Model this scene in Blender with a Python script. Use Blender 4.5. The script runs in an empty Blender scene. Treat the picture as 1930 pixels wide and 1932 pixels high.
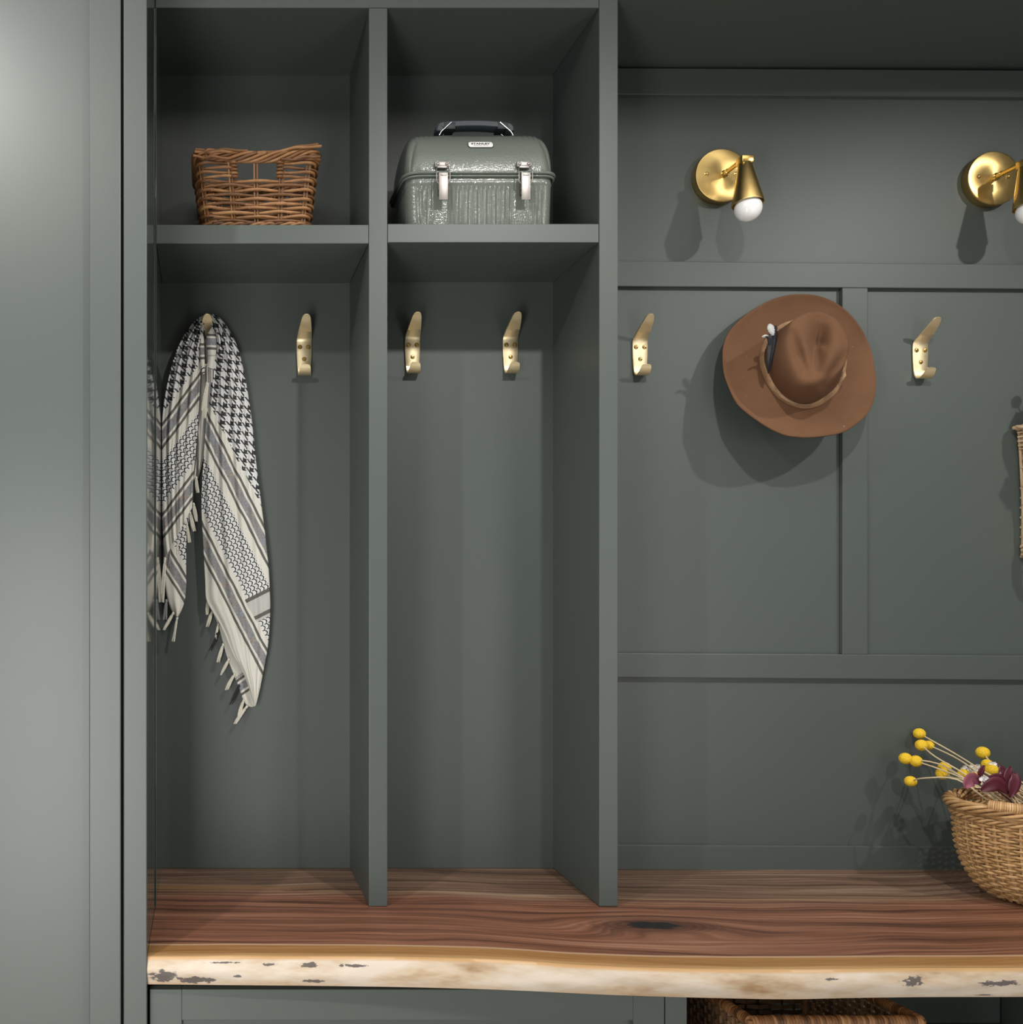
import bpy, bmesh, math, random
from mathutils import Vector, Matrix, noise as mnoise
R = random.Random(7)
SC = bpy.context.scene
COL = SC.collection

# ------------------------------------------------------------------ camera
F, CX, CY, ZC = 1750.0, 390.0, 1095.0, 1.131      # focal length (px), principal point, camera height
def W(px, py, d):                                  # a pixel at a known distance from the lens plane
    return Vector(((px - CX) / F * d, d, ZC - (py - CY) / F * d))
cam = bpy.data.cameras.new('camera'); camo = bpy.data.objects.new('camera', cam); COL.objects.link(camo)
camo.location = (0, 0, ZC); camo.rotation_euler = (math.pi / 2, 0, 0)
cam.sensor_fit = 'HORIZONTAL'; cam.sensor_width = 36.0; cam.lens = 36.0 * F / 1930.0
cam.shift_x = (965.0 - CX) / 1930.0; cam.shift_y = (CY - 966.0) / 1930.0
cam.clip_start = 0.05
SC.camera = camo

# ------------------------------------------------------------------ world, lights, exposure
SC.view_settings.view_transform = 'Standard'; SC.view_settings.look = 'None'
SC.view_settings.gamma = 1.0; SC.view_settings.use_curve_mapping = False
SC.view_settings.exposure = 0.26
wd = bpy.data.worlds.new('world'); SC.world = wd; wd.use_nodes = True
bg = wd.node_tree.nodes['Background']; bg.inputs[0].default_value = (0.93, 0.97, 1.0, 1); bg.inputs[1].default_value = 0.085
DB, DF, DT = 2.162, 1.907, 1.645                   # back wall, locker front, tall cabinet front (m from lens)
ZL = ZC + 1.50                                     # ceiling lamps' height
def downlight(x, y, watts, angle=152, blend=0.5, radius=0.03):
    l = bpy.data.lights.new('downlight', 'SPOT'); o = bpy.data.objects.new('downlight', l); COL.objects.link(o)
    l.energy = watts; l.spot_size = math.radians(angle); l.spot_blend = blend; l.shadow_soft_size = radius
    l.color = (1.0, 0.972, 0.93); o.location = (x, y, ZL)
for lx, w, an in ((-0.75, 74, 152), (0.944, 72, 152), (2.45, 72, 164)): downlight(lx, 0.64, w, an)
def added_fill(x, y, z, w, h, watts, aim):           # soft area lamp added as fill, no known source
    l = bpy.data.lights.new('added_fill', 'AREA'); o = bpy.data.objects.new('added_fill', l); COL.objects.link(o)
    l.shape = 'RECTANGLE'; l.size = w; l.size_y = h; l.energy = watts; l.color = (1.0, 0.985, 0.955); o.location = (x, y, z)
    o.rotation_euler = (Vector(aim) - Vector((x, y, z))).to_track_quat('-Z', 'Y').to_euler()
added_fill(-0.56, 0.1, ZC - 0.55, 0.5, 1.5, 28, (-0.35, 2.0, ZC - 0.55))  # added fill from the front left, brightens door and front faces
added_fill(1.7, 0.0, ZC - 0.3, 0.5, 1.4, 7, (1.4, 2.0, ZC - 0.3))  # added fill from the right, lifts the wall panels
added_fill(0.75, 1.1, ZC + 1.52, 2.0, 0.6, 6.5, (0.75, 1.1, 0))  # added overhead fill just under the ceiling
added_fill(-0.6, 1.1, ZC + 1.52, 1.0, 0.6, 6.5, (-0.6, 1.1, 0))  # added overhead fill, left end

# ------------------------------------------------------------------ node helper
class E:
    def __init__(s, nt, v): s.nt, s.v = nt, v
    def _m(s, op, *a, clamp=False):
        n = s.nt.nodes.new('ShaderNodeMath'); n.operation = op; n.use_clamp = clamp
        for i, x in enumerate((s,) + a):
            x = x.v if isinstance(x, E) else x
            if isinstance(x, (int, float)): n.inputs[i].default_value = x
            else: s.nt.links.new(x, n.inputs[i])
        return E(s.nt, n.outputs[0])
    def __add__(s, o): return s._m('ADD', o)
    __radd__ = __add__
    def __sub__(s, o): return s._m('SUBTRACT', o)
    def __rsub__(s, o): return E(s.nt, float(o))._m('SUBTRACT', s)
    def __mul__(s, o): return s._m('MULTIPLY', o)
    __rmul__ = __mul__
    def __truediv__(s, o): return s._m('DIVIDE', o)
    def __rtruediv__(s, o): return E(s.nt, float(o))._m('DIVIDE', s)
    def gt(s, o): return s._m('GREATER_THAN', o)
    def lt(s, o): return s._m('LESS_THAN', o)
    def frac(s): return s._m('FRACT')
    def abs(s): return s._m('ABSOLUTE')
    def sin(s): return s._m('SINE')
    def sqrt(s): return s._m('SQRT')
    def max(s, o): return s._m('MAXIMUM', o)
    def min(s, o): return s._m('MINIMUM', o)
    def clamp(s): return s._m('ADD', 0.0, clamp=True)
    def band(s, a, b): return s.gt(a) * s.lt(b)
    def smooth(s, a, b):
        n = s.nt.nodes.new('ShaderNodeMapRange'); n.interpolation_type = 'SMOOTHSTEP'
        s.nt.links.new(s.v, n.inputs['Value']); n.inputs['From Min'].default_value = a; n.inputs['From Max'].default_value = b
        return E(s.nt, n.outputs[0])
class Mat:
    def __init__(s, name, rough=0.5, metal=0.0, spec=0.5):
        s.m = bpy.data.materials.new(name); s.m.use_nodes = True; s.nt = s.m.node_tree
        s.b = s.nt.nodes['Principled BSDF']
        s.b.inputs['Roughness'].default_value = rough; s.b.inputs['Metallic'].default_value = metal
        s.b.inputs['Specular IOR Level'].default_value = spec
    def inp(s, name, v):
        if isinstance(v, E): s.nt.links.new(v.v, s.b.inputs[name])
        elif hasattr(v, 'links') or hasattr(v, 'is_linked'): s.nt.links.new(v, s.b.inputs[name])
        else: s.b.inputs[name].default_value = v
        return s
    def color(s, c):
        if isinstance(c, tuple): s.b.inputs['Base Color'].default_value = (*c, 1)
        else: s.nt.links.new(c, s.b.inputs['Base Color'])
        return s
    def obj(s):
        n = s.nt.nodes.new('ShaderNodeTexCoord'); return n.outputs['Object']
    def uv(s):
        n = s.nt.nodes.new('ShaderNodeTexCoord'); x = s.nt.nodes.new('ShaderNodeSeparateXYZ')
        s.nt.links.new(n.outputs['UV'], x.inputs[0]); return E(s.nt, x.outputs[0]), E(s.nt, x.outputs[1])
    def vec(s, x, y, z=0.0):
        n = s.nt.nodes.new('ShaderNodeCombineXYZ')
        for i, a in enumerate((x, y, z)):
            if isinstance(a, E): s.nt.links.new(a.v, n.inputs[i])
            else: n.inputs[i].default_value = a
        return n.outputs[0]
    def noise(s, vec, scale=5.0, detail=3.0, rough=0.5, dist=0.0):
        n = s.nt.nodes.new('ShaderNodeTexNoise'); s.nt.links.new(vec, n.inputs['Vector'])
        n.inputs['Scale'].default_value = scale; n.inputs['Detail'].default_value = detail
        n.inputs['Roughness'].default_value = rough; n.inputs['Distortion'].default_value = dist
        return E(s.nt, n.outputs[0])
    def voronoi(s, vec, scale=5.0):
        n = s.nt.nodes.new('ShaderNodeTexVoronoi'); s.nt.links.new(vec, n.inputs['Vector']); n.inputs['Scale'].default_value = scale
        return E(s.nt, n.outputs['Distance'])
    def island(s):
        n = s.nt.nodes.new('ShaderNodeNewGeometry'); return E(s.nt, n.outputs['Random Per Island'])
    def mix(s, f, a, b):
        n = s.nt.nodes.new('ShaderNodeMix'); n.data_type = 'RGBA'
        s.nt.links.new(f.v, n.inputs['Factor'])
        for k, c in ((6, a), (7, b)):
            if isinstance(c, tuple): n.inputs[k].default_value = (*c, 1)
            else: s.nt.links.new(c, n.inputs[k])
        return n.outputs[2]
    def ramp(s, f, stops):
        n = s.nt.nodes.new('ShaderNodeValToRGB'); s.nt.links.new(f.v, n.inputs[0]); e = n.color_ramp.elements
        while len(e) < len(stops): e.new(0.5)
        for k, (p, c) in enumerate(stops): e[k].position = p; e[k].color = (*c, 1)
        return n.outputs[0]
    def bump(s, h, strength=0.3, dist=0.001):
        n = s.nt.nodes.new('ShaderNodeBump'); s.nt.links.new(h.v, n.inputs['Height'])
        n.inputs['Strength'].default_value = strength; n.inputs['Distance'].default_value = dist
        s.nt.links.new(n.outputs[0], s.b.inputs['Normal']); return s

# ------------------------------------------------------------------ materials
def m_paint(name, c, rough, bump=0.04):
    m = Mat(name, rough, 0, 0.5)
    n = m.noise(m.obj(), 3.0, 3)
    m.color(m.mix(n, tuple(v * 0.96 for v in c), tuple(v * 1.04 for v in c)))
    m.bump(m.noise(m.obj(), 260.0, 2), bump, 0.0006)
    return m.m
PAINT = m_paint('green_grey_paint', (0.0615, 0.0740, 0.0670), 0.43)
PAINT_GLOSS = m_paint('green_grey_gloss_paint', (0.0615, 0.0740, 0.0670), 0.06, 0.008)
def m_plain(name, c, rough=0.5, metal=0.0, var=0.06, scale=40):
    m = Mat(name, rough, metal); n = m.noise(m.obj(), scale, 3)
    m.color(m.mix(n, tuple(v * (1 - var) for v in c), tuple(v * (1 + var) for v in c))); return m.m
def m_brass(name, c, rough, aniso=0.0):
    m = Mat(name, rough, 1.0); n = m.noise(m.obj(), 120, 3)
    m.color(m.mix(n, tuple(v * 0.93 for v in c), tuple(min(1, v * 1.05) for v in c)))
    m.inp('Roughness', n * 0.12 + (rough - 0.06))
    if aniso: m.inp('Anisotropic', aniso)
    return m.m
SATIN_BRASS = m_brass('satin_brass', (0.86, 0.73, 0.47), 0.5)
BRASS = m_brass('polished_brass', (0.72, 0.50, 0.17), 0.24, 0.0)
NICKEL = m_brass('nickel', (0.34, 0.315, 0.295), 0.45)
CHROME = m_brass('bright_wire', (0.9, 0.9, 0.9), 0.2)
BLACK = m_plain('black_plastic', (0.018, 0.022, 0.026), 0.45)
SLATE = m_plain('slate_plastic', (0.045, 0.058, 0.068), 0.5)
WHITE_WALL = m_plain('white_plaster', (0.75, 0.74, 0.72), 0.8)
FLOORM = m_plain('floor_tile', (0.52, 0.50, 0.47), 0.5)
DARKGAP = m_plain('dark_board', (0.05, 0.055, 0.05), 0.7)
def m_bulb():
    m = Mat('opal_glass', 0.12); m.color(m.mix(m.noise(m.obj(), 30, 2), (0.86, 0.86, 0.85), (0.9, 0.9, 0.89)))
    m.inp('Subsurface Weight', 0.3); m.b.inputs['Subsurface Radius'].default_value = (0.01, 0.01, 0.01); return m.m
OPAL = m_bulb()
def m_enamel():
    m = Mat('hammered_green_enamel', 0.13, 0.0, 0.4)
    n = m.noise(m.obj(), 6, 2); m.color(m.mix(n, (0.122, 0.142, 0.120), (0.138, 0.157, 0.136)))
    m.bump(m.noise(m.obj(), 300, 2, 0.5, 0.4), 0.5, 0.0011)
    return m.m
ENAMEL = m_enamel()
def m_wicker(name, dark, light, tip):
    m = Mat(name, 0.5, 0, 0.4)
    r = m.island(); n = m.noise(m.obj(), 60, 4, 0.6); fl = m.noise(m.obj(), 14, 2)
    f = (r * 0.55 + n * 0.6 + fl * 0.4 - 0.30).clamp()
    m.color(m.ramp(f, [(0.0, dark), (0.5, light), (1.0, tip)]))
    m.bump(m.noise(m.obj(), 320, 2), 0.35, 0.0006); return m.m
WICKER = m_wicker('brown_willow', (0.030, 0.012, 0.006), (0.205, 0.090, 0.032), (0.44, 0.235, 0.098))
WILLOW = m_wicker('honey_willow', (0.17, 0.085, 0.032), (0.46, 0.27, 0.115), (0.66, 0.45, 0.23))
PALEWICKER = m_wicker('pale_willow', (0.26, 0.17, 0.09), (0.46, 0.33, 0.20), (0.60, 0.46, 0.31))
RATTAN = m_wicker('dark_rattan', (0.050, 0.028, 0.014), (0.15, 0.085, 0.04), (0.30, 0.18, 0.09))
def m_felt():
    m = Mat('brown_felt', 0.92, 0, 0.15)
    n = m.noise(m.obj(), 9, 4, 0.6); k = m.noise(m.obj(), 900, 2)
    c = m.mix(n, (0.090, 0.043, 0.022), (0.150, 0.077, 0.041))
    sp = m.noise(m.obj(), 95, 2).smooth(0.735, 0.78)
    m.color(m.mix(sp * 0.5, c, (0.30, 0.21, 0.15)))
    m.bump(k, 0.25, 0.0006); return m.m
FELT = m_felt()
def m_leather():
    m = Mat('tan_leather', 0.65); n = m.noise(m.obj(), 35, 4, 0.7)
    m.color(m.ramp(n, [(0.3, (0.15, 0.08, 0.04)), (0.55, (0.28, 0.165, 0.085)), (0.8, (0.36, 0.23, 0.13))])); return m.m
LEATHER = m_leather()
FEATHER_DARK = m_plain('dark_feather', (0.018, 0.019, 0.024), 0.55, 0, 0.5, 300)
FEATHER_WHITE = m_plain('white_feather', (0.42, 0.42, 0.41), 0.8, 0, 0.08, 200)
def m_ball():
    m = Mat('craspedia_yellow', 0.85); v = m.voronoi(m.obj(), 620)
    m.color(m.mix(v.smooth(0.1, 0.8), (0.86, 0.60, 0.03), (0.60, 0.36, 0.01))); m.bump(1.0 - v, 0.7, 0.0012); return m.m
YELLOW = m_ball()
STRAW = m_plain('dry_straw', (0.52, 0.42, 0.26), 0.7, 0, 0.25, 60)
BURGUNDY = m_plain('burgundy_leaf', (0.085, 0.014, 0.024), 0.42, 0, 0.35, 50)
PETAL_WHITE = m_plain('white_petal', (0.75, 0.73, 0.72), 0.8)
PURPLE = m_plain('purple_petal', (0.16, 0.05, 0.24), 0.8, 0, 0.3, 80)
LABELW = m_plain('white_label', (0.8, 0.8, 0.78), 0.4)
def m_cord(name, c): return m_plain(name, c, 0.9, 0, 0.2, 200)
CREAM_YARN = m_cord('cream_yarn', (0.60, 0.57, 0.48))
BLACK_YARN = m_cord('black_yarn', (0.02, 0.02, 0.022))
GREY_YARN = m_cord('grey_yarn', (0.20, 0.20, 0.20))

def m_scarf():
    m = Mat('scarf_weave', 0.9, 0, 0.15)
    n, t = m.uv(); n = n * 100.0; t = t * 100.0
    un = m.nt.nodes.new('ShaderNodeUVMap'); un.uv_map = 'weave'; us = m.nt.nodes.new('ShaderNodeSeparateXYZ'); m.nt.links.new(un.outputs[0], us.inputs[0])
    wx, wy = E(m.nt, us.outputs[0]) * 100.0, E(m.nt, us.outputs[1]) * 100.0
    wob = m.noise(m.vec(n * 0.02, t * 0.02), 1.0, 2) * 5.0 - 2.5
    n = n + wob
    # houndstooth
    a = (wx + wy * 0.12 + wob) / 17.0; b = (wy - wx * 0.12 + wob) / 16.5
    fa, fb = a.frac(), b.frac()
    A = fa.lt(0.46); B = fb.lt(0.46)
    diag = ((fa - fb) * 2.0 + 0.1).frac().lt(0.46)
    both = A * B; one = A + B - 2.0 * both
    hound = both + one * diag
    # fish-net
    p = t / 9.5; row = n / 8.0 + (p * math.pi).sin().abs() * 0.42
    net = row.frac().lt(0.30)
    knot = (p.frac() - 0.5).abs().gt(0.40) * row.frac().lt(0.62)
    net = net.max(knot)
    def stripes(x, o):
        d = x.band(o, o + 4.5) .max(x.band(o + 26, o + 30.5))
        g = x.band(o + 8.5, o + 22)
        return d, g
    d1, g1 = stripes(n, 0.0); d2, g2 = stripes(n, 101.0)
    dark = d1.max(d2); grey = g1.max(g2)
    cross = t.band(1215.0, 1263.0) * n.band(40.0, 96.0)
    ct = t - 1215.0
    cd = (ct.band(0, 7).max(ct.band(36, 43))) * cross
    netm = n.band(43.0, 93.0) * (1.0 - cross)
    hm = n.lt(-10.0)
    fuzz = m.noise(m.vec(n * 0.9, t * 0.9), 1.0, 2)
    ink = (hound * hm).max(net * netm) * (fuzz.smooth(0.22, 0.42))
    cream, white = (0.62, 0.605, 0.54), (0.63, 0.63, 0.62)
    base = m.mix(hm.max(netm), cream, white)
    thread = m.noise(m.vec(n * 0.12, t * 2.2), 1.0, 3)
    hue = m.noise(m.vec(n * 0.05, t * 0.05), 1.0, 1)
    gcol = m.ramp(thread, [(0.30, (0.10, 0.10, 0.105)), (0.55, (0.26, 0.255, 0.255)), (0.75, (0.45, 0.43, 0.42))])
    gcol = m.mix(hue.smooth(0.52, 0.66) * 0.35, gcol, (0.22, 0.27, 0.34))
    gcol = m.mix((1.0 - hue).smooth(0.56, 0.70) * 0.35, gcol, (0.36, 0.24, 0.16))
    c = m.mix(grey, base, gcol)
    c = m.mix(cross * 0.6, c, (0.33, 0.33, 0.33))
    c = m.mix(dark.max(cd), c, (0.115, 0.11, 0.10))
    c = m.mix(ink, c, (0.030, 0.030, 0.032))
    m.color(c)
    w1 = (n * 3.0).sin() * (t * 3.0).sin()
    m.bump(w1 + m.noise(m.vec(n, t), 0.15, 3) * 2.0, 0.35, 0.0006)
    return m.m
SCARF = m_scarf()

def m_wood():
    m = Mat('live_edge_walnut', 0.38, 0, 0.45)
    u, w = m.uv()
    ku, kw = 0.868, 0.205
    dw = w - kw
    warp = m.noise(m.vec(u * 1.5, w * 4.0), 1.0, 2) * 0.12
    q2 = ((u - ku) / 0.056) * ((u - ku) / 0.056) + (dw / 0.021) * (dw / 0.021)
    kq = q2.sqrt()
    psi = dw * (1.0 - 0.95 / (q2 + 0.25)) + warp * kq.smooth(0.6, 4.5)
    g1 = m.noise(m.vec(u * 0.9, psi * 26.0, 3.1), 1.0, 5, 0.6)
    g2 = m.noise(m.vec(u * 2.6, psi * 150.0, 7.7), 1.0, 4, 0.6)
    fib = m.noise(m.vec(u * 14.0, w * 900.0), 1.0, 2)
    ring = (psi * 420.0 + g1 * 7.0).sin() * 0.5 + 0.5
    g3 = m.noise(m.vec(u * 1.7, psi * 62.0, 11.0), 1.0, 4, 0.65)
    f = (g1 * 1.0 + g3 * 0.75 + g2 * 0.55 + ring * 0.08 + fib * 0.22 - 0.80).clamp()
    heart = m.ramp(f, [(0.12, (0.020, 0.009, 0.006)), (0.32, (0.078, 0.032, 0.019)), (0.50, (0.165, 0.068, 0.038)), (0.66, (0.235, 0.108, 0.064)), (0.88, (0.36, 0.21, 0.135))])
    back = m.ramp(f, [(0.12, (0.026, 0.015, 0.010)), (0.36, (0.090, 0.050, 0.031)), (0.60, (0.170, 0.102, 0.066)), (0.88, (0.34, 0.26, 0.195))])
    backf = (w + g1 * 0.08).smooth(0.34, 0.42)
    c = m.mix(backf, heart, back)
    line = 1.0 - ((w + warp * 0.35 - 0.372).abs()).smooth(0.001, 0.0042)
    c = m.mix(line * 0.65, c, (0.31, 0.20, 0.10))
    golden = (1.0 - ((w + warp * 0.4 - 0.400).abs()).smooth(0.004, 0.022)) * (1.0 - u.smooth(0.05, 0.35))
    c = m.mix(golden * 0.7, c, (0.23, 0.118, 0.045))
    # knot
    kb = m.noise(m.vec(u * 26.0, w * 120.0), 1.0, 4, 0.65)
    kn = kq + (g2 - 0.5) * 1.1 + (kb - 0.5) * 1.5
    rl = ((kq * 17.0 + g1 * 5.0 + u * 60.0).sin() * 0.5 + 0.5) * (1.0 - kq.smooth(1.2, 3.2)) * kq.smooth(0.8, 1.3)
    c = m.mix(rl * 0.55, c, (0.035, 0.014, 0.009))
    c = m.mix((1.0 - kn.smooth(0.9, 2.6)) * 0.6, c, (0.055, 0.022, 0.013))
    c = m.mix(1.0 - kn.smooth(0.70, 1.0), c, (0.011, 0.010, 0.010))
    # crack at the left
    crack = (1.0 - (w - 0.182 + u * 0.05).abs().smooth(0.0004, 0.0012)) * (1.0 - u.smooth(0.05, 0.14))
    c = m.mix(crack * 0.8, c, (0.02, 0.012, 0.008))
    # sapwood along the live edge
    sw = w + (g1 - 0.5) * 0.008
    sap = m.ramp((g2 * 0.7 + fib * 0.4 + 0.0).clamp(), [(0.25, (0.15, 0.066, 0.020)), (0.6, (0.29, 0.145, 0.048)), (0.9, (0.42, 0.24, 0.095))])
    c = m.mix(1.0 - sw.smooth(0.056, 0.060), c, (0.40, 0.26, 0.16))
    c = m.mix(1.0 - sw.smooth(0.049, 0.054), c, sap)
    pale = m.mix(g2, (0.36, 0.20, 0.080), (0.50, 0.32, 0.155))
    c = m.mix(1.0 - sw.smooth(0.004, 0.022), c, pale)
    # bark face
    bl = m.noise(m.vec(u * 5.0, w * 18.0), 1.0, 4, 0.65)
    face = m.ramp(bl, [(0.32, (0.27, 0.165, 0.08)), (0.46, (0.43, 0.335, 0.235)), (0.62, (0.52, 0.45, 0.375))])
    low = (1.0 - (w + bl * 0.03).smooth(-0.046, -0.022))
    face = m.mix(low * 0.55, face, (0.42, 0.24, 0.11))
    c = m.mix(1.0 - w.smooth(-0.006, 0.0), c, face)
    sn = m.noise(m.vec(u * 60.0, w * 130.0), 1.0, 4, 0.7)
    spots = None
    for (sx, sw_, rx, rw, ) in ((-0.078, -0.032, 0.028, 0.014), (-0.02, -0.040, 0.045, 0.0085), (0.183, -0.012, 0.022, 0.006), (0.110, -0.012, 0.014, 0.003),
                               (0.262, -0.012, 0.03, 0.003), (0.19, -0.040, 0.02, 0.004), (0.055, -0.031, 0.01, 0.003), (0.03, -0.008, 0.03, 0.002),
                               (1.215, -0.018, 0.020, 0.010), (1.365, -0.022, 0.042, 0.006), (1.075, -0.013, 0.014, 0.003), (1.345, -0.046, 0.018, 0.002)):
        q = (((u - sx) / rx) * ((u - sx) / rx) + ((w - sw_) / rw) * ((w - sw_) / rw)).sqrt() + (sn - 0.5) * 2.8
        k = 1.0 - q.smooth(0.65, 0.85)
        spots = k if spots is None else spots.max(k)
    c = m.mix(spots * 0.9, c, (0.060, 0.050, 0.052))
    m.color(c)
    m.inp('Roughness', g2 * 0.18 + 0.32)
    m.bump(g2 * 0.6 + fib * 0.4 + sn * 0.3, 0.25, 0.0008)
    return m.m
WOOD = m_wood()

# ------------------------------------------------------------------ mesh helpers
ROOTLOC = {}
def new_bm(): return bmesh.new()
def obj(name, bm, mat, parent=None, smooth=None, loc=None):
    me = bpy.data.meshes.new(name)
    off = ROOTLOC.get(parent.name, Vector((0, 0, 0))) if parent else Vector(loc or (0, 0, 0))
    if off.length: bmesh.ops.translate(bm, verts=bm.verts, vec=-off)
    bm.to_mesh(me); bm.free()
    if smooth is not None:
        for p in me.polygons: p.use_smooth = True
        if smooth < 3.1: me.set_sharp_from_angle(angle=smooth)
    o = bpy.data.objects.new(name, me); COL.objects.link(o)
    me.materials.append(mat)
    if parent:
        o.parent = parent; ROOTLOC[o.name] = off
    else:
        o.location = off
    return o
def tag(o, label=None, cat=None, group=None, kind=None):
    if label: o['label'] = label
    if cat: o['category'] = cat
    if group: o['group'] = group
    if kind: o['kind'] = kind
    return o
def thing(name, label, cat, loc, group=None):
    o = bpy.data.objects.new(name, None); COL.objects.link(o); o.location = loc; o.empty_display_size = 0.05
    ROOTLOC[o.name] = Vector(loc); return tag(o, label, cat, group)
def copy_tree(o, loc=None, parent=None):
    c = o.copy(); COL.objects.link(c)
    if parent: c.parent = parent
    if loc is not None: c.location = loc
    for ch in o.children: copy_tree(ch, None, c)
    return c
def box(bm, x0, x1, y0, y1, z0, z1, bev=0.0012, seg=2):
    g = bmesh.ops.create_cube(bm, size=1.0)['verts']
    for v in g: v.co = Vector((x0 + (v.co.x + .5) * (x1 - x0), y0 + (v.co.y + .5) * (y1 - y0), z0 + (v.co.z + .5) * (z1 - z0)))
    if bev:
        es = list({e for v in g for e in v.link_edges})
        bmesh.ops.bevel(bm, geom=es, offset=bev, segments=seg, affect='EDGES', profile=0.5)
def bx(name, mat, parent, *a, bev=0.0012, kind=None, loc=None):
    bm = new_bm(); box(bm, *a, bev=bev); o = obj(name, bm, mat, parent, 0.3, loc)
    if kind: o['kind'] = kind
    return o
def prism(bm, poly, y0, y1, bev=0.0):            # a polygon in XZ extruded along Y
    a = [bm.verts.new((x, y0, z)) for x, z in poly]; b = [bm.verts.new((x, y1, z)) for x, z in poly]
    fs = [bm.faces.new(a), bm.faces.new(b[::-1])]
    n = len(poly)
    for i in range(n): fs.append(bm.faces.new((a[i], b[i], b[(i + 1) % n], a[(i + 1) % n])))
    bmesh.ops.recalc_face_normals(bm, faces=fs)
    if bev:
        es = list({e for f in fs for e in f.edges})
        bmesh.ops.bevel(bm, geom=es, offset=bev, segments=2, affect='EDGES', profile=0.5)
def tube(bm, pts, r, sides=6, closed=False, cap=True, squash=None):
    pts = [Vector(p) for p in pts]; n = len(pts)
    rs = r if isinstance(r, (list, tuple)) else [r] * n
    rings = []; up = None
    for i in range(n):
        if closed: t = pts[(i + 1) % n] - pts[i - 1]
        else: t = pts[min(i + 1, n - 1)] - pts[max(i - 1, 0)]
        t.normalize() if t.length else t
        if up is None:
            up = Vector((0, 0, 1)) if abs(t.z) < 0.9 else Vector((1, 0, 0))
        u = up - t * up.dot(t)
        if u.length < 1e-6: u = t.orthogonal()
        u.normalize(); v = t.cross(u); up = u
        sa, sb = squash or (1, 1)
        rings.append([bm.verts.new(pts[i] + (u * math.cos(2 * math.pi * k / sides) * sa + v * math.sin(2 * math.pi * k / sides) * sb) * rs[i]) for k in range(sides)])
    for i in range(n if closed else n - 1):
        A, B = rings[i], rings[(i + 1) % n]
        for k in range(sides): bm.faces.new((A[k], A[(k + 1) % sides], B[(k + 1) % sides], B[k]))
    if not closed and cap:
        bm.faces.new(rings[0][::-1]); bm.faces.new(rings[-1])
def lathe(bm, prof, M=Matrix(), sides=40):        # prof: (r, h) along local Z
    rings = [[bm.verts.new(M @ Vector((r * math.cos(2 * math.pi * k / sides), r * math.sin(2 * math.pi * k / sides), h))) for k in range(sides)] for r, h in prof]
    for A, B in zip(rings, rings[1:]):
        for k in range(sides): bm.faces.new((A[k], A[(k + 1) % sides], B[(k + 1) % sides], B[k]))
    bm.faces.new(rings[0][::-1]); bm.faces.new(rings[-1])
    bmesh.ops.recalc_face_normals(bm, faces=bm.faces)
def cr(pts, t):                                   # Catmull-Rom through tuples, t in 0..1
    n = len(pts) - 1; x = min(max(t, 0), 1) * n; i = min(int(x), n - 1); f = x - i
    P = [pts[max(i - 1, 0)], pts[i], pts[i + 1], pts[min(i + 2, n)]]
    return tuple(0.5 * (2 * b + (c - a) * f + (2 * a - 5 * b + 4 * c - d) * f * f + (3 * b - a - 3 * c + d) * f ** 3) for a, b, c, d in zip(*P))
def interp(tab, x):
    if x <= tab[0][0]: return tab[0][1]
    for (a, b), (c, d) in zip(tab, tab[1:]):
        if x <= c: return b + (d - b) * (x - a) / (c - a)
    return tab[-1][1]

# ------------------------------------------------------------------ the setting
ZB = ZC - 0.671                                    # bench top
ZCEIL = 2.66
bx('floor', FLOORM, None, -2.6, 4.2, -3.4, 2.27, -0.05, 0.0, bev=0, kind='structure')
bx('ceiling', WHITE_WALL, None, -2.6, 4.2, -3.4, 2.27, ZCEIL, ZCEIL + 0.05, bev=0, kind='structure')
wall = bx('wall_back', PAINT, None, -2.6, 4.2, 2.171, 2.271, 0.0, ZCEIL, bev=0, kind='structure')
RX = 2.75
XP2 = (1166 - CX) / F * DF
def zpx(px, py, d): return ZC - (py - CY) / F * d
YR = DB - 0.012
def sl(y0, x):                                    # the rails run very slightly downhill to the right
    px = x / YR * F + CX; k = {128: 4.6, 178: 5.0, 492: 7.0, 540: 5.0, 1232: 5.0, 1278: 5.2, 1594: 5.0, 1641: 4.5}[y0]
    return ZC - (y0 + k * (px - 1170) / 760.0 - CY) / F * YR
def rail(ya, yb, x0=XP2, x1=RX):
    bm = new_bm(); prism(bm, [(x0, sl(yb, x0)), (x1, sl(yb, x1)), (x1, sl(ya, x1)), (x0, sl(ya, x0))], YR, DB, 0.0015)
    return obj('rail', bm, PAINT, wall, 0.3)
for a, b in ((128, 178), (492, 540), (1232, 1278), (1594, 1641)): rail(a, b)
def stile(pxa, pxb):
    xa, xb = (pxa - CX) / F * YR, (pxb - CX) / F * YR
    bm = new_bm(); prism(bm, [(xa, sl(1232, xa)), (xb, sl(1232, xb)), (xb, sl(540, xb)), (xa, sl(540, xa))], YR, DB, 0.0015)
    return obj('stile', bm, PAINT, wall, 0.3)
stile(1589.5, 1637.5); stile(2057, 2105)
XS = ((1589.5 - CX) / F * YR, (1637.5 - CX) / F * YR, (2057 - CX) / F * YR, (2105 - CX) / F * YR)
def panel(x0, x1, ya, yb):
    bm = new_bm(); prism(bm, [(x0, sl(yb, x0) - .004), (x1, sl(yb, x1) - .004), (x1, sl(ya, x1) + .004), (x0, sl(ya, x0) + .004)], DB - 0.0005, DB + 0.009)
    return obj('panel', bm, PAINT, wall)
panel(XP2, RX, 178, 492); panel(XP2, RX, 1278, 1594)
for a, b in ((XP2, XS[0]), (XS[1], XS[2]), (XS[3], RX)): panel(a, b, 540, 1232)
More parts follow.
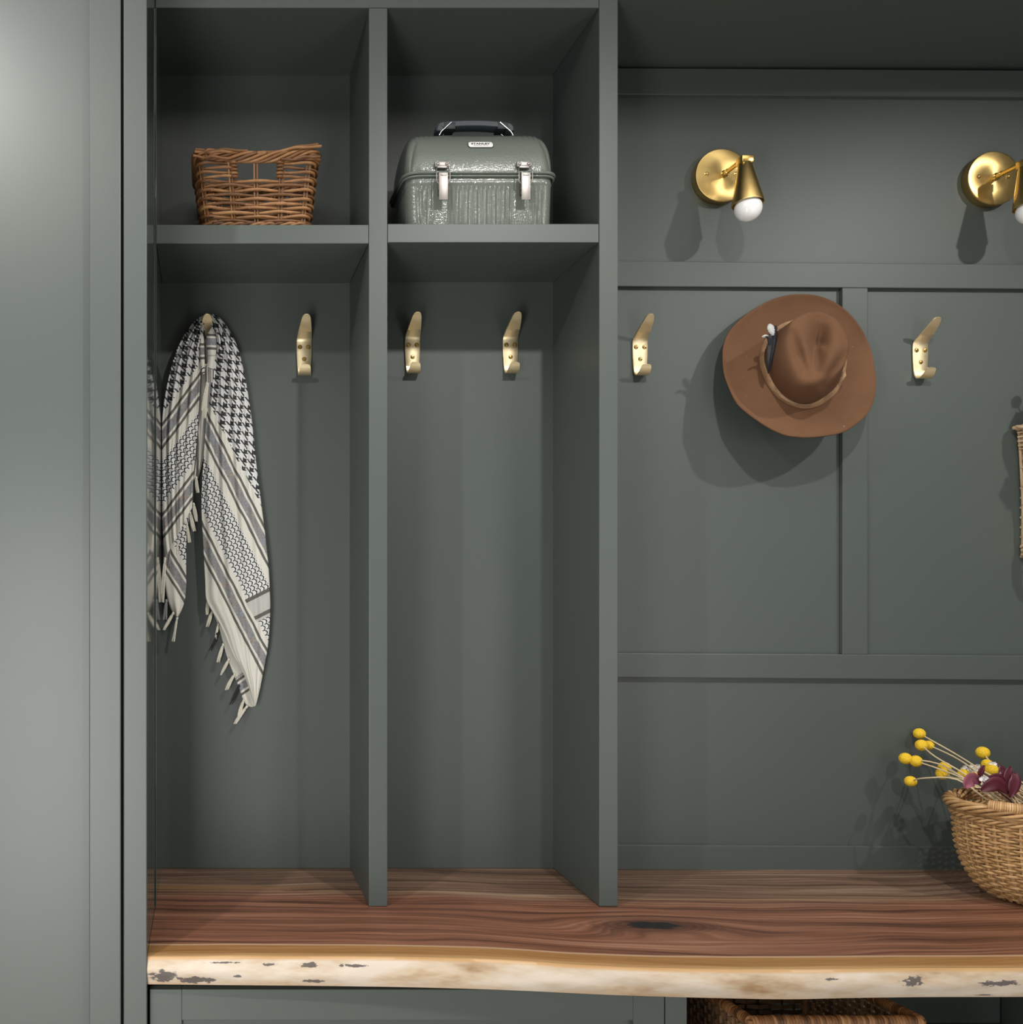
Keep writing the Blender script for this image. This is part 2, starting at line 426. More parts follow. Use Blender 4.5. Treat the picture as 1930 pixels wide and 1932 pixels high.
bx('trim_1', PAINT, None, XP2 + .0005, RX, DF, DB + .009, ZC + 1.194, ZCEIL, kind='structure')

# ------------------------------------------------------------------ tall cabinet at the left
tc = thing('tall_cabinet', 'tall green-grey cabinet with a flat framed door, filling the left edge', 'cabinet', (-0.43, 1.9, 0.0))
XL = -0.1062
bx('front_edge', PAINT, tc, -0.1474, XL, DT, DT + .012, 0.0, ZCEIL, bev=0.0016)
bx('side_panel', PAINT_GLOSS, tc, -0.1472, XL, DT + .0122, DB + .009, 0.0, ZCEIL, bev=0.0)
bx('carcass', DARKGAP, tc, -0.86, -0.1476, DT + 0.024, DB + .009, 0.0, ZCEIL - .001, bev=0)
door = bx('door', PAINT, tc, -0.80, -0.1535, DT + 0.012, DT + 0.022, 0.10, 2.58, bev=0)
bx('stile', PAINT, door, -0.2087, -0.1523, DT, DT + 0.021, 0.10, 2.58, bev=0.002)
bx('stile', PAINT, door, -0.80, -0.7436, DT, DT + 0.021, 0.10, 2.58, bev=0.002)
bx('rail', PAINT, door, -0.7436, -0.2087, DT, DT + 0.021, 2.52, 2.58, bev=0.002)
bx('rail', PAINT, door, -0.7436, -0.2087, DT, DT + 0.021, 0.10, 0.16, bev=0.002)
bx('side_panel', PAINT, tc, -0.86, -0.805, DT, DB + .009, 0.0, ZCEIL)

# ------------------------------------------------------------------ open lockers
lk = thing('locker_unit', 'green-grey open locker unit, two tall cubbies each with a shelf above hooks', 'locker', (0.35, 2.03, ZB))
X1a, X1b = (696 - CX) / F * DF, (731 - CX) / F * DF
X2a, X2b = (1130.5 - CX) / F * DF, XP2
ZT = ZC + 1.177
bx('back_panel', PAINT, lk, XL + .0005, X2a, DB, DB + .009, ZB + .0005, ZT + .03, bev=0)
bx('side_panel', PAINT_GLOSS, lk, XL + .0003, XL + 0.0022, DF, DB, ZB + .0005, ZT, bev=0.0006)
bx('divider', PAINT, lk, X1a, X1b, DF, DB, ZB + .0005, ZT, bev=0.0015)
bx('divider', PAINT, lk, X2a, X2b, DF, DB + .009, ZB + .0005, ZCEIL - .001, bev=0.0015)
bx('shelf', PAINT, lk, XL + 0.0024, X1a - .0007, DF, DB, zpx(0, 459.5, DF), zpx(0, 424, DF))
bx('shelf', PAINT, lk, X1b + .0007, X2a - .0007, DF, DB, zpx(0, 457.5, DF), zpx(0, 422.3, DF))
bx('top_panel', PAINT, lk, XL + .0005, X2a - .0005, DF, DB, ZT, ZT + 0.034)
bx('header', PAINT, lk, XL + .0005, X2a - .0005, DF + .001, DB, ZT + 0.0345, ZCEIL - .001)
ZSL, ZSR = zpx(0, 424, DF), zpx(0, 422.3, DF)

# ------------------------------------------------------------------ the live-edge bench
TOP = [(200, 1805), (277, 1805), (306, 1805.5), (450, 1804), (600, 1805), (700, 1805.5), (850, 1808), (963, 1812), (1108, 1823), (1230, 1827.5), (1300, 1829), (1411, 1830.5), (1556, 1830), (1701, 1828), (1930, 1828), (2300, 1822), (2700, 1828)]
BOT = [(200, 1857), (279, 1857), (471, 1859), (600, 1860), (745, 1862), (850, 1864.5), (963, 1868), (1144, 1877), (1300, 1882), (1484, 1886), (1593, 1883), (1760, 1881), (1930, 1881), (2300, 1876), (2700, 1882)]
def edge(tab, dz):
    out = []
    for px, py in tab:
        d = dz * F / (py - CY); out.append(((px - CX) / F * d, d))
    return out
ET, EB = edge(TOP, 0.671), edge(BOT, 0.7215)
def smooth_tab(tab, x): return sum(interp(tab, x + k * 0.02) for k in (-2, -1, 0, 1, 2)) / 5
def yfront(x): return smooth_tab(ET, x) + 0.0012 * mnoise.noise(Vector((x * 14, 3.3, 0)))
def make_bench():
    bm = new_bm(); uvl = bm.loops.layers.uv.new('UVMap')
    x0, x1, nx = XL + 0.0004, 2.60, 330
    wt = [0.56 * (1 - i / 22.0) ** 1.5 for i in range(22)] + [0.006, 0.003, 0.001]
    cols = []
    for i in range(nx + 1):
        x = x0 + (x1 - x0) * i / nx
        yt, yb = yfront(x), smooth_tab(EB, x)
        prof = []
        for w in wt:
            y = min(yt + w, DB - 0.0006)
            prof.append((y, ZB - 0.0018 * max(0, 1 - w / 0.005) ** 2, w))
        nf = 12
        for k in range(1, nf + 1):
            t = k / nf
            nz = mnoise.noise(Vector((x * 9, t * 1.6, 1.7))) * 0.0035 + mnoise.noise(Vector((x * 40, t * 4, 5.1))) * 0.0009
            y = yt + (yb - yt) * t - 0.0065 * math.sin(math.pi * t) + nz * math.sin(math.pi * min(1, t * 1.1))
            prof.append((y, ZB - 0.0018 - 0.0487 * t, -0.0505 * t))
        prof.append((yb + 0.004, ZB - 0.0512, -0.055)); prof.append((DB - 0.0006, ZB - 0.0512, -0.5))
        cols.append([(bm.verts.new((x, y, z)), (x, w)) for y, z, w in prof])
    n = len(cols[0])
    def face(q):
        f = bm.faces.new([a for a, _ in q])
        for l, (_, uv) in zip(f.loops, q): l[uvl].uv = uv
    for A, B in zip(cols, cols[1:]):
        for k in range(n - 1): face((A[k], A[k + 1], B[k + 1], B[k]))
        face((A[n - 1], A[0], B[0], B[n - 1]))
    face(cols[0][::-1]); face(cols[-1])
    bmesh.ops.recalc_face_normals(bm, faces=bm.faces)
    o = obj('bench_top', bm, WOOD, None, 0.6)
    tag(o, 'thick live-edge walnut bench top with pale wavy front edge and a dark knot', 'bench')
make_bench()

# ------------------------------------------------------------------ base cabinet below the bench
YD = 1.666
bc = thing('base_cabinet', 'green-grey base cabinet below the wooden bench, one framed door and an open bay', 'cabinet', (0.9, 1.9, 0.0))
ZD = zpx(0, 1867, YD)
xa, xb = (282.5 - CX) / F * YD, (1253.5 - CX) / F * YD
d2 = bx('door', PAINT, bc, xa + .003, xb - .003, YD + 0.010, YD + 0.019, 0.12, ZD - .003, bev=0)
zi = zpx(0, 1925, YD)
bx('stile', PAINT, d2, xa, (343 - CX) / F * YD, YD, YD + 0.02, 0.12, ZD)
bx('stile', PAINT, d2, (1195 - CX) / F * YD, xb, YD, YD + 0.02, 0.12, ZD)
bx('rail', PAINT, d2, (343 - CX) / F * YD, (1195 - CX) / F * YD, YD, YD + 0.02, zi, ZD)
bx('rail', PAINT, d2, (343 - CX) / F * YD, (1195 - CX) / F * YD, YD, YD + 0.02, 0.12, 0.18)
xc, xd = (1255.5 - CX) / F * YD, (1296 - CX) / F * YD
ZU = ZB - 0.0522
bx('frame_stile', PAINT, bc, xc, xd, YD, YD + 0.02, 0.0, ZU)
bx('frame_stile', PAINT, bc, 1.85, 1.89, YD, YD + 0.02, 0.0, ZU)
bx('frame_rail', PAINT, bc, XL + .004, xc - .002, YD + 0.024, YD + 0.04, ZU - 0.05, ZU)
bx('divider', PAINT, bc, xd - .02, xd - .001, YD + 0.021, DB, 0.0, ZU)
bx('divider', PAINT, bc, 1.852, 1.872, YD + 0.021, DB, 0.0, ZU)
bx('side_panel', PAINT, bc, XL + .0015, XL + .004, YD + 0.024, DB, 0.0, ZU)
bx('bottom_panel', PAINT, bc, XL + .004, 1.85, YD + 0.03, DB, 0.08, 0.10)
bx('back_panel', PAINT, bc, XL + .004, 1.85, DB, DB + .008, 0.0, ZU)
bx('toe_kick', PAINT, bc, XL + .004, 1.89, YD + 0.06, YD + 0.075, 0.0, 0.079)

# ------------------------------------------------------------------ coat hooks
DARKBRASS = m_brass('shadowed_brass', (0.20, 0.14, 0.06), 0.5)  # darker brass, shade round the screw heads put into the colour
def make_hook(loc):                               # origin on the wall at the bend, X right, -Y into the room
    t = thing('coat_hook', None, 'hook', loc)
    L = Vector(loc)
    # centre line (p out of wall, z) and half width
    ctl = [(.0566, .0438, .0008), (.0563, .0434, .0038), (.0555, .0424, .0062), (.0540, .0410, .0080), (.0500, .0372, .0102), (.041, .0285, .0126), (.026, .0165, .0153), (.012, .0055, .0170), (.0045, -.002, .0176), (.0026, -.012, .0178),
           (.0026, -.030, .0178), (.0026, -.050, .0172), (.0028, -.068, .0162), (.0050, -.0795, .0155), (.011, -.0865, .0150), (.0195, -.0875, .0144), (.027, -.083, .0132), (.033, -.0765, .0120), (.0368, -.0705, .0104), (.0384, -.0680, .0078), (.0388, -.0672, .0030)]
    n = 84; C = [cr(ctl, i / n) for i in range(n + 1)]
    bm = new_bm(); rows = []; th = 0.0026
    for i, (p, z, hw) in enumerate(C):
        a, b = C[max(0, i - 1)], C[min(n, i + 1)]
        tp, tz = b[0] - a[0], b[1] - a[1]; l = math.hypot(tp, tz); np_, nz = -tz / l, tp / l      # normal in (p,z)
        row = []
        for s, k, e in ((-1, 0, 0), (-1, 0, 1), (-.93, 1, 1), (0, 1, 1), (.93, 1, 1), (1, 0, 1), (1, 0, 0), (0, 0, 0)):
            off = (th if e and k else th * 0.55 if e else 0.0)
            row.append(bm.verts.new(L + Vector((s * hw, -(p + np_ * off), z + nz * off))))
        rows.append(row)
    for A, B in zip(rows, rows[1:]):
        for k in range(8): bm.faces.new((A[k], A[(k + 1) % 8], B[(k + 1) % 8], B[k]))
    bm.faces.new(rows[0][::-1]); bm.faces.new(rows[-1])
    bmesh.ops.recalc_face_normals(bm, faces=bm.faces)
    obj('hook_strip', bm, SATIN_BRASS, t, 0.8)
    for sx, sz in ((-.0098, -.0195), (.0098, -.0195), (0, -.0475)):
        bm = new_bm()
        Mx = Matrix.Translation(L + Vector((sx, -.0048, sz))) @ Matrix.Rotation(math.pi / 2, 4, 'X')
        lathe(bm, [(.0042, 0), (.0042, .0007), (.0036, .0014), (.0018, .0017), (.0014, .0007), (.0004, .0007)], Mx, 16)
        sw = obj('screw', bm, BRASS, t, 0.6)
        bm = new_bm(); lathe(bm, [(.0053, -.0004), (.0053, .00035), (.0050, .0004), (.0002, .0004)], Mx, 18); obj('screw_shade_disc', bm, DARKBRASS, sw, 0.6)  # flat dark disc standing in for the shaded groove
    return t
def zw(py): return ZC - (py - CY) / F * DB
def xw(px): return (px - CX) / F * DB
HZ = zw(640)
hook0 = make_hook((xw(573.5), DB, HZ))
hook0['label'] = 'bare brass coat hook right of the patterned scarf, in the left locker'
hook0['group'] = 'brass coat hooks'
def hook(px, py, label, y=DB):
    h = copy_tree(hook0, ((px - CX) / F * y, y, ZC - (py - CY) / F * y)); h['label'] = label; return h
hook(391, 640, 'brass coat hook holding up the black and white scarf')
hook(777.5, 636, 'bare brass coat hook at the left in the locker below the metal lunch box')
hook(962, 636, 'bare brass coat hook at the right in the locker below the metal lunch box')
hook(1206, 640, 'brass coat hook on the wall panel left of the brown hat')
hook(1734, 646, 'brass coat hook on the wall panel right of the brown hat')

# ------------------------------------------------------------------ wicker basket on the left shelf
def rrect(a, b, r, s):                            # point on a rounded rectangle, s = arc length from the front left corner; also outward normal
    segs = [(2 * (a - r), 0), (math.pi * r / 2, 1), (2 * (b - r), 2), (math.pi * r / 2, 3), (2 * (a - r), 4), (math.pi * r / 2, 5), (2 * (b - r), 6), (math.pi * r / 2, 7)]
    P = sum(q[0] for q in segs); s %= P
    for l, k in segs:
        if s <= l or k == 7: break
        s -= l
    f = s / l if l else 0
    if k == 0: return Vector((-(a - r) + s, -b)), Vector((0, -1)), P
    if k == 2: return Vector((a, -(b - r) + s)), Vector((1, 0)), P
    if k == 4: return Vector(((a - r) - s, b)), Vector((0, 1)), P
    if k == 6: return Vector((-a, (b - r) - s)), Vector((-1, 0)), P
    cx, cy, a0 = {1: (a - r, -(b - r), -90), 3: (a - r, b - r, 0), 5: (-(a - r), b - r, 90), 7: (-(a - r), -(b - r), 180)}[k]
    an = math.radians(a0 + 90 * f); nv = Vector((math.cos(an), math.sin(an)))
    return Vector((cx, cy)) + nv * r, nv, P
def shelf_basket():
    yfr = 1.935
    cxm = (485 - CX) / F * yfr; H = 0.166; z0 = ZSL
    a0, a1, b0, b1 = .110, .128, .072, .084
    cy = yfr + b1 + .006
    t = thing('wicker_basket', 'small rectangular brown wicker basket with a handle slot, on the left locker shelf', 'basket', (cxm, cy, z0))
    def dims(h):
        f = (h / H) ** 1.1; return a0 + (a1 - a0) * f, b0 + (b1 - b0) * f, .022
    NS = 20
    def at(u, h, off=0):                           # u in 0..1 round the basket
        a, b, r = dims(h); _, _, P = rrect(a, b, r, 0); q, n, _ = rrect(a, b, r, u * P)
        return Vector((cxm + q.x + n.x * off, cy + q.y + n.y * off, z0 + h))
    a, b, r = dims(H / 2); P = rrect(a, b, r, 0)[2]
    front = 2 * (a - r) / P
    # stakes: front at fixed places, rest spread evenly
    us = [-.006, .030, front * .5 - .048 * 2 * a / (2 * a) / P * 2 * a * 0]
    fx = lambda px: (((px - CX) / F * yfr - cxm) + (a - r)) / P
    us = [fx(384), fx(438), fx(484), fx(531), fx(578)]
    m = 13; rest = [us[-1] + (1 + us[0] - us[-1]) * (k + 1) / (m + 1) for k in range(m)]
    us = us + rest; N = len(us)
    bm = new_bm()
    for k, u in enumerate(us):
        for dv in (-.0042, .0042):
            tube(bm, [at(u + dv, h, R.uniform(-.0004, .0004)) for h in (0.004, .03, .06, .09, .12, H - .004)], .0023, 5)
    tag(obj('stakes', bm, WICKER, t, 1.2), kind='stuff')
    # weave
    hole = (fx(446), fx(526)); HB = 0.113
    def wave(u, par):
        u %= 1.0
        L = sorted(x % 1.0 for x in us)
        i = max([j for j, x in enumerate(L) if x <= u], default=-1)
        if i < 0 or i == N - 1:
            x0, x1 = L[-1], L[0] + 1; uu = u if u >= L[-1] else u + 1; j = N - 1
        else: x0, x1, uu, j = L[i], L[i + 1], u, i
        return math.cos(math.pi * ((uu - x0) / (x1 - x0) + j + par))
    bm = new_bm(); rows = 14; rh = 0.0091; first = 0.024
    for k in range(rows + 2):
        h = first + k * rh
        ranges = [(0.0, 1.0)] if h < HB else [(hole[1] + .004, 1.0 + hole[0] - .004)]
        if k >= rows: h += .001
        for (ua, ub) in ranges:
            full = ub - ua > .999; pts = []; rs = []; n = 200
            ph = R.random() * 6
            for i in range(n if full else n + 1):
                u = ua + (ub - ua) * i / n
                zz = h + mnoise.noise(Vector((u * 14, k * 3.1, 0))) * .0022
                off = wave(u, k % 2) * .0043 + .0006
                if not full: off *= min(1, min(i, n - i) / 5.0)
                pts.append(at(u, zz, off)); rs.append(.0034 * (1 + .16 * mnoise.noise(Vector((u * 7, k * 1.7, 4)))) * R.uniform(.97, 1.03))
            # cut the row into sticks, as willow weave is
            cuts = sorted(R.sample(range(12, len(pts) - 12), 4)); prev = 0
            for c in cuts + [len(pts) - 1]:
                seg = pts[prev:c + 6]; sr = rs[prev:c + 6]
                if full and c == len(pts) - 1: seg = pts[prev:] + pts[:3]; sr = rs[prev:] + rs[:3]
                seg = [p + Vector((0, 0, .0012 * (j / len(seg) - .5))) for j, p in enumerate(seg)]
                tube(bm, seg, sr, 6); prev = c
    tag(obj('weave', bm, WICKER, t, 1.2), kind='stuff')
    # wraps at the ends of the slot and the double post in its middle
    for u in (hole[0] - .003, hole[1] + .003):
        bm = new_bm()
        for q in range(5):
            h = HB + .002 + q * .0072; c = at(u, h)
            ring = [c + Vector((math.cos(x) * .0062, math.sin(x) * .0052, .0008 * math.sin(x))) for x in [i * math.pi / 5 for i in range(10)]]
            tube(bm, ring, .0029, 6, closed=True)
        tag(obj('slot_binding', bm, WICKER, t, 1.2), kind='stuff')
    # thick foot rows
    bm = new_bm()
    for j in range(3):
        for hh, o0 in ((.0072, .003), (.0155, .003)):
            pts = []
            for i in range(170):
                u = i / 170; x = u * 2 * math.pi * 11 + j * 2.094
                pts.append(at(u, hh + .0034 * math.sin(x), o0 + .0030 * math.cos(x)))
            tube(bm, pts, .0031, 6, closed=True)
    tag(obj('foot_band', bm, WICKER, t, 1.2), kind='stuff')
    # plaited rim: long sticks that rise and dip along the front, ends poking out at the corners
    rim = new_bm()
    for j in range(7):
        pts = []
        for i in range(180):
            u = i / 180; x = u * 2 * math.pi * 5.5 + j * 2 * math.pi / 7
            px_ = (u / front) if u < front else None
            dip = -.006 * math.sin(math.pi * px_) * (1 if px_ is not None else 0) if px_ is not None else 0
            pts.append(at(u, H - .006 + dip + .0092 * math.sin(x), .0015 + .0058 * math.cos(x)))
        tube(rim, pts, .0034, 6, closed=True)
    for sx, x0, x1, zz, dz in ((-1, -.130, -.02, H + .001, .003), (1, .00, .134, H - .006, .014), (1, .02, .127, H - .006, .018), (-1, -.134, -.06, H - .012, .006), (1, .05, .131, H - .02, .006), (-1, -.131, -.04, H - .004, .001)):
        n = 14
        tube(rim, [Vector((cxm + x0 + (x1 - x0) * i / n, cy - b1 - .008 + .004 * math.sin(i * .5), z0 + zz + dz * (i / n) * (1 if sx > 0 else -1) + .001 * math.sin(i))) for i in range(n + 1)], .0031, 6)
    tag(obj('plaited_rim', rim, WICKER, t, 1.2), kind='stuff')
    bm = new_bm()
    for i in range(9):
        y = cy - b0 + .012 + i * (2 * b0 - .024) / 8
        tube(bm, [Vector((cxm - a0 + .004, y, z0 + .006)), Vector((cxm, y, z0 + .007)), Vector((cxm + a0 - .004, y, z0 + .006))], .0042, 5)
    tag(obj('woven_base', bm, WICKER, t, 1.2), kind='stuff')
shelf_basket()

# ------------------------------------------------------------------ lunch box on the right shelf
def lunch_box():
    yf = 1.936; depth = 0.165
    x0, x1 = (768 - CX) / F * yf, (1045 - CX) / F * yf
    cx = (x0 + x1) / 2 + .001; a = (x1 - x0) / 2; b = depth / 2; cy = yf + b; z0 = ZSR
    zs = zpx(0, 327, yf - .006); Hb = zs - z0
    t = thing('lunch_box', 'green hammered-metal lunch box with domed lid, two steel latches and black handle', 'lunch box', (cx, cy, z0))
    bm = new_bm(); n = 420; nr = 30; rows = []
    for k in range(nr + 1):
        f = k / nr; h = .002 + (Hb - .004) * f; row = []
        sh = 1 - (1 - min(1, f / .05)) ** 2 * .012
        aa, bb = a * (.985 + .02 * f) * sh, b * (.985 + .02 * f) * sh
        P = rrect(aa, bb, .026, 0)[2]
        for i in range(n):
            q, nv, _ = rrect(aa, bb, .026, P * i / n)
            rib = 0
            flat = nv.y < -.99 or nv.y > .99
            if f < .80 and f > .015:
                edge = min(1, (.80 - f) / .06, (f - .015) / .03)
                rib = .0016 * math.cos(q.x / .0096 * 2 * math.pi) * edge if flat else .0011 * math.cos(q.y / .0096 * 2 * math.pi) * edge if abs(nv.x) > .99 else 0
                if abs(abs(q.x + .001) - .083) < .016 and flat: rib *= .0
                rib -= .0008 * edge if flat else 0
            bead = .0016 * math.exp(-((f - .87) / .025) ** 2)
            row.append(bm.verts.new((cx + q.x + nv.x * (rib + bead), cy + q.y + nv.y * (rib + bead), z0 + h)))
        rows.append(row)
    for A, B in zip(rows, rows[1:]):
        for i in range(n): bm.faces.new((A[i], A[(i + 1) % n], B[(i + 1) % n], B[i]))
    bm.faces.new(rows[0][::-1]); bm.faces.new(rows[-1])
    obj('body', bm, ENAMEL, t, 0.9)
    # lid: a barrel dome with rounded ends
    HL = 0.108; al, bl = a * 1.012, b * 1.02
    def dome(x, y):
        ex = max(0, 1 - abs(x / al) ** 15) ** (1 / 2.4); ey = max(0, 1 - abs(y / bl) ** 2.5) ** (1 / 2.0)
        return HL * ex * ey
    bm = new_bm(); nx, ny = 90, 56; G = []
    for i in range(nx + 1):
        tx = -1 + 2 * i / nx; x = al * math.sin(tx * math.pi / 2) * 1.0
        x = al * (math.copysign(abs(math.sin(tx * math.pi / 2)) ** .9, tx)) if abs(tx) < 1 else al * tx
        row = []
        for j in range(ny + 1):
            ty = -1 + 2 * j / ny; y = bl * math.sin(ty * math.pi / 2)
            # keep the base outline a rounded rectangle
            rr = .03; qx, qy = abs(x) - (al - rr), abs(y) - (bl - rr); X, Y = x, y
            if qx > 0 and qy > 0:
                l = max(qx, qy) / max(1e-6, math.hypot(qx, qy)); X = math.copysign(al - rr + qx * l, x); Y = math.copysign(bl - rr + qy * l, y)
            row.append(bm.verts.new((cx + X, cy + Y, zs + .0015 + dome(x, y))))
        G.append(row)
    for A, B in zip(G, G[1:]):
        for j in range(ny): bm.faces.new((A[j], B[j], B[j + 1], A[j + 1]))
    bmesh.ops.recalc_face_normals(bm, faces=bm.faces)
    # ribs pressed into the shoulders of the lid
    for v in bm.verts:
        x = v.co.x - cx; y = v.co.y - cy; h = v.co.z - zs
        if abs(x) > .075 and abs(x) < .135 and -.085 < y < .085 and h > .07:
            w = min(1, (abs(x) - .075) / .02) * min(1, (h - .07) / .015)
            v.co.z += .0012 * math.cos(x / .0105 * 2 * math.pi) * w
    lid = obj('lid', bm, ENAMEL, t, 3.14)
    for zoff, r, sc in ((.0022, .0034, 1.028), (-.0045, .0024, 1.02)):
        bm = new_bm(); A, B = a * sc + .0025, b * sc + .0025; P = rrect(A, B, .03, 0)[2]
        pts = []
        for i in range(120):
            q, nv, _ = rrect(A, B, .03, P * i / 120); pts.append((cx + q.x, cy + q.y, zs + zoff))
        tube(bm, pts, r, 8, closed=True); obj('rim_bead', bm, ENAMEL, t, 1.2)
    # latches
    for pxc in (833.5, 988):
        yl = yf - .006
        lx = (pxc - CX) / F * yl
        Z = lambda py: zpx(0, py, yl)
        hx = .0150
        bm = new_bm(); box(bm, lx - hx, lx + hx, yl - .0035, yl + .004, Z(316), Z(305.5), .0022)
        box(bm, lx - hx * .66, lx + hx * .66, yl - .0042, yl + .002, Z(319), Z(314.5), .0008)
        lt = obj('latch', bm, NICKEL, t, 0.5)
        for s in (-1, 1):
            bm = new_bm(); lathe(bm, [(.0034, 0), (.0034, .0008), (.0022, .0018), (.0005, .0021)], Matrix.Translation((lx + s * .0092, yl - .0034, Z(310.5))) @ Matrix.Rotation(math.pi / 2, 4, 'X'), 14)
            obj('rivet', bm, NICKEL, lt, 1.0)
        bm = new_bm(); w = .0138
        pts = [(lx - w * .8, yl - .004, Z(318)), (lx - w * .95, yl - .0075, Z(322)), (lx - w, yl - .0125, Z(333)), (lx - w, yl - .0125, Z(344)), (lx - w * .85, yl - .0115, Z(349)), (lx - w * .5, yl - .009, Z(351)),
               (lx + w * .5, yl - .009, Z(351)), (lx + w * .85, yl - .0115, Z(349)), (lx + w, yl - .0125, Z(344)), (lx + w, yl - .0125, Z(333)), (lx + w * .95, yl - .0075, Z(322)), (lx + w * .8, yl - .004, Z(318))]
        tube(bm, pts, .0011, 8, closed=True); obj('bail', bm, NICKEL, lt, 1.2)
        bm = new_bm(); lw = .0094
        box(bm, lx - lw, lx + lw, yl - .0150, yl - .0128, Z(382.5), Z(331), .0009)
        box(bm, lx - lw * 1.05, lx - lw * .86, yl - .0128, yl - .003, Z(362), Z(332), .0004); box(bm, lx + lw * .86, lx + lw * 1.05, yl - .0128, yl - .003, Z(362), Z(332), .0004)
        box(bm, lx - lw * .66, lx + lw * .66, yl - .0158, yl - .0125, Z(337), Z(333.5), .0006)
        obj('lever', bm, NICKEL, lt, 0.5)
        bm = new_bm(); box(bm, lx - lw * .8, lx + lw * .8, yl - .006, yl + .006, Z(368), Z(344), .0006); obj('lever_base', bm, NICKEL, lt, 0.5)
    # badge with its lettering
    by = bl * .72
    for k in range(400):
        y = -bl + bl * k / 400; z = zs + .0015 + dome(0, y)
        if CY - (z - ZC) / (cy + y) * F <= 274: break
    e = .0005; sl_ = (dome(0, y + e) - dome(0, y - e)) / (2 * e)
    nrm = Vector((0, -sl_, 1)).normalized(); up = Vector((0, 1, sl_)).normalized()
    bxx = (906.5 - CX) / F * (cy + y)
    Mb = Matrix(((1, 0, 0, bxx), (0, up.y, nrm.y, cy + y), (0, up.z, nrm.z, z), (0, 0, 0, 1))) @ Matrix.Translation((0, 0, .0006))
    def plate(name, hw, hh, h0, h1, r, mat, parent):
        bm = new_bm(); P = rrect(hw, hh, r, 0)[2]; ring = [rrect(hw, hh, r, P * i / 48)[0] for i in range(48)]
        lo = [bm.verts.new(Mb @ Vector((q.x, q.y, h0))) for q in ring]; mi = [bm.verts.new(Mb @ Vector((q.x, q.y, h1 - .0004))) for q in ring]; hi = [bm.verts.new(Mb @ Vector((q.x * .97, q.y * .93, h1))) for q in ring]
        for A, B in ((lo, mi), (mi, hi)):
            for i in range(48): bm.faces.new((A[i], A[(i + 1) % 48], B[(i + 1) % 48], B[i]))
        bm.faces.new(hi); bm.faces.new(lo[::-1]); return obj(name, bm, mat, parent, 0.5)
    bd = plate('badge', .0272, .0089, -.004, .0006, .0062, BLACK, t)
    plate('badge_face', .0256, .0076, -.002, .0014, .0050, LABELW, bd)
    def text(s, width, height, oy, mat, name, bold=0.0):
        cu = bpy.data.curves.new('lettering', 'FONT'); cu.body = s; cu.align_x = 'CENTER'; cu.size = 0.01; cu.extrude = 0.00015; cu.offset = bold
        to = bpy.data.objects.new('lettering_curve', cu); COL.objects.link(to)
        dg = bpy.context.evaluated_depsgraph_get(); me = bpy.data.meshes.new_from_object(to.evaluated_get(dg))
        bpy.data.objects.remove(to); bpy.data.curves.remove(cu)
        xs = [v.co.x for v in me.vertices]; ys = [v.co.y for v in me.vertices]
        sx, sy = width / (max(xs) - min(xs)), height / (max(ys) - min(ys)); mx, my = (max(xs) + min(xs)) / 2, (max(ys) + min(ys)) / 2
        bm = new_bm(); bm.from_mesh(me); bpy.data.meshes.remove(me)
        for v in bm.verts: v.co = Mb @ Vector(((v.co.x - mx) * sx, (v.co.y - my) * sy + oy, .00155 + v.co.z))
        obj(name, bm, mat, bd)
    text('STANLEY', .0400, .0050, .0017, BLACK, 'lettering', .00035)
    text('SINCE 1913', .0300, .0018, -.0037, GREY_YARN, 'small_lettering')
    # handle
    hy = cy + .004; hz = lambda py: zpx(0, py, hy); hxp = lambda px: (px - CX) / F * hy
    prof = [(820.5, 252), (821, 245), (823.5, 239), (830, 235.2), (845, 233.6), (870, 232.2), (893, 231.8), (915, 232.4), (940, 234.3), (955, 236.2), (962, 239), (966, 245), (966.5, 252)]
    n = 48; bm = new_bm(); rings = []
    for i in range(n + 1):
        px, py = cr(prof, i / n); a_, b_ = cr(prof, max(0, i / n - .02)), cr(prof, min(1, i / n + .02))
        tx, tz = b_[0] - a_[0], -(b_[1] - a_[1]); l = math.hypot(tx, tz); nx_, nz_ = -tz / l, tx / l
        th = .0125 if .18 < i / n < .82 else .0145
        c = Vector((hxp(px), hy, hz(py)))
        rings.append([bm.verts.new(c + Vector((nx_ * q, w, nz_ * q))) for q, w in ((0, -.012), (-.003, -.0145), (-th, -.0145), (-th - .001, -.012), (-th - .001, .012), (-th, .0145), (-.003, .0145), (0, .012))])
    for A, B in zip(rings, rings[1:]):
        for k in range(8): bm.faces.new((A[k], A[(k + 1) % 8], B[(k + 1) % 8], B[k]))
    bm.faces.new(rings[0][::-1]); bm.faces.new(rings[-1]); bmesh.ops.recalc_face_normals(bm, faces=bm.faces)
    hd = obj('handle', bm, SLATE, t, 0.6)
    for s, xa_, xb_ in ((-1, 829, 848), (1, 959, 939)):
        bm = new_bm(); 
        box(bm, hxp(min(834, 858) if s < 0 else 935), hxp(856 if s < 0 else 955), hy - .0150, hy + .0150, hz(249.5), hz(237), .001)
        obj('handle_socket', bm, BLACK, hd, 0.5)
        for dy, dxp in ((-.0165, 0), (.010, 4 * -s)):
            bm = new_bm(); tube(bm, [Vector((hxp(xb_ + dxp), hy + dy, hz(237.5))), Vector((hxp((xa_ + xb_) / 2 + dxp), hy + dy, hz(246))), Vector((hxp(xa_ + dxp), hy + dy, hz(255))), Vector((hxp(xa_ + s * 4 + dxp), hy + dy, hz(262)))], .0014, 8)
            obj('handle_wire', bm, CHROME, hd, 1.2)
lunch_box()

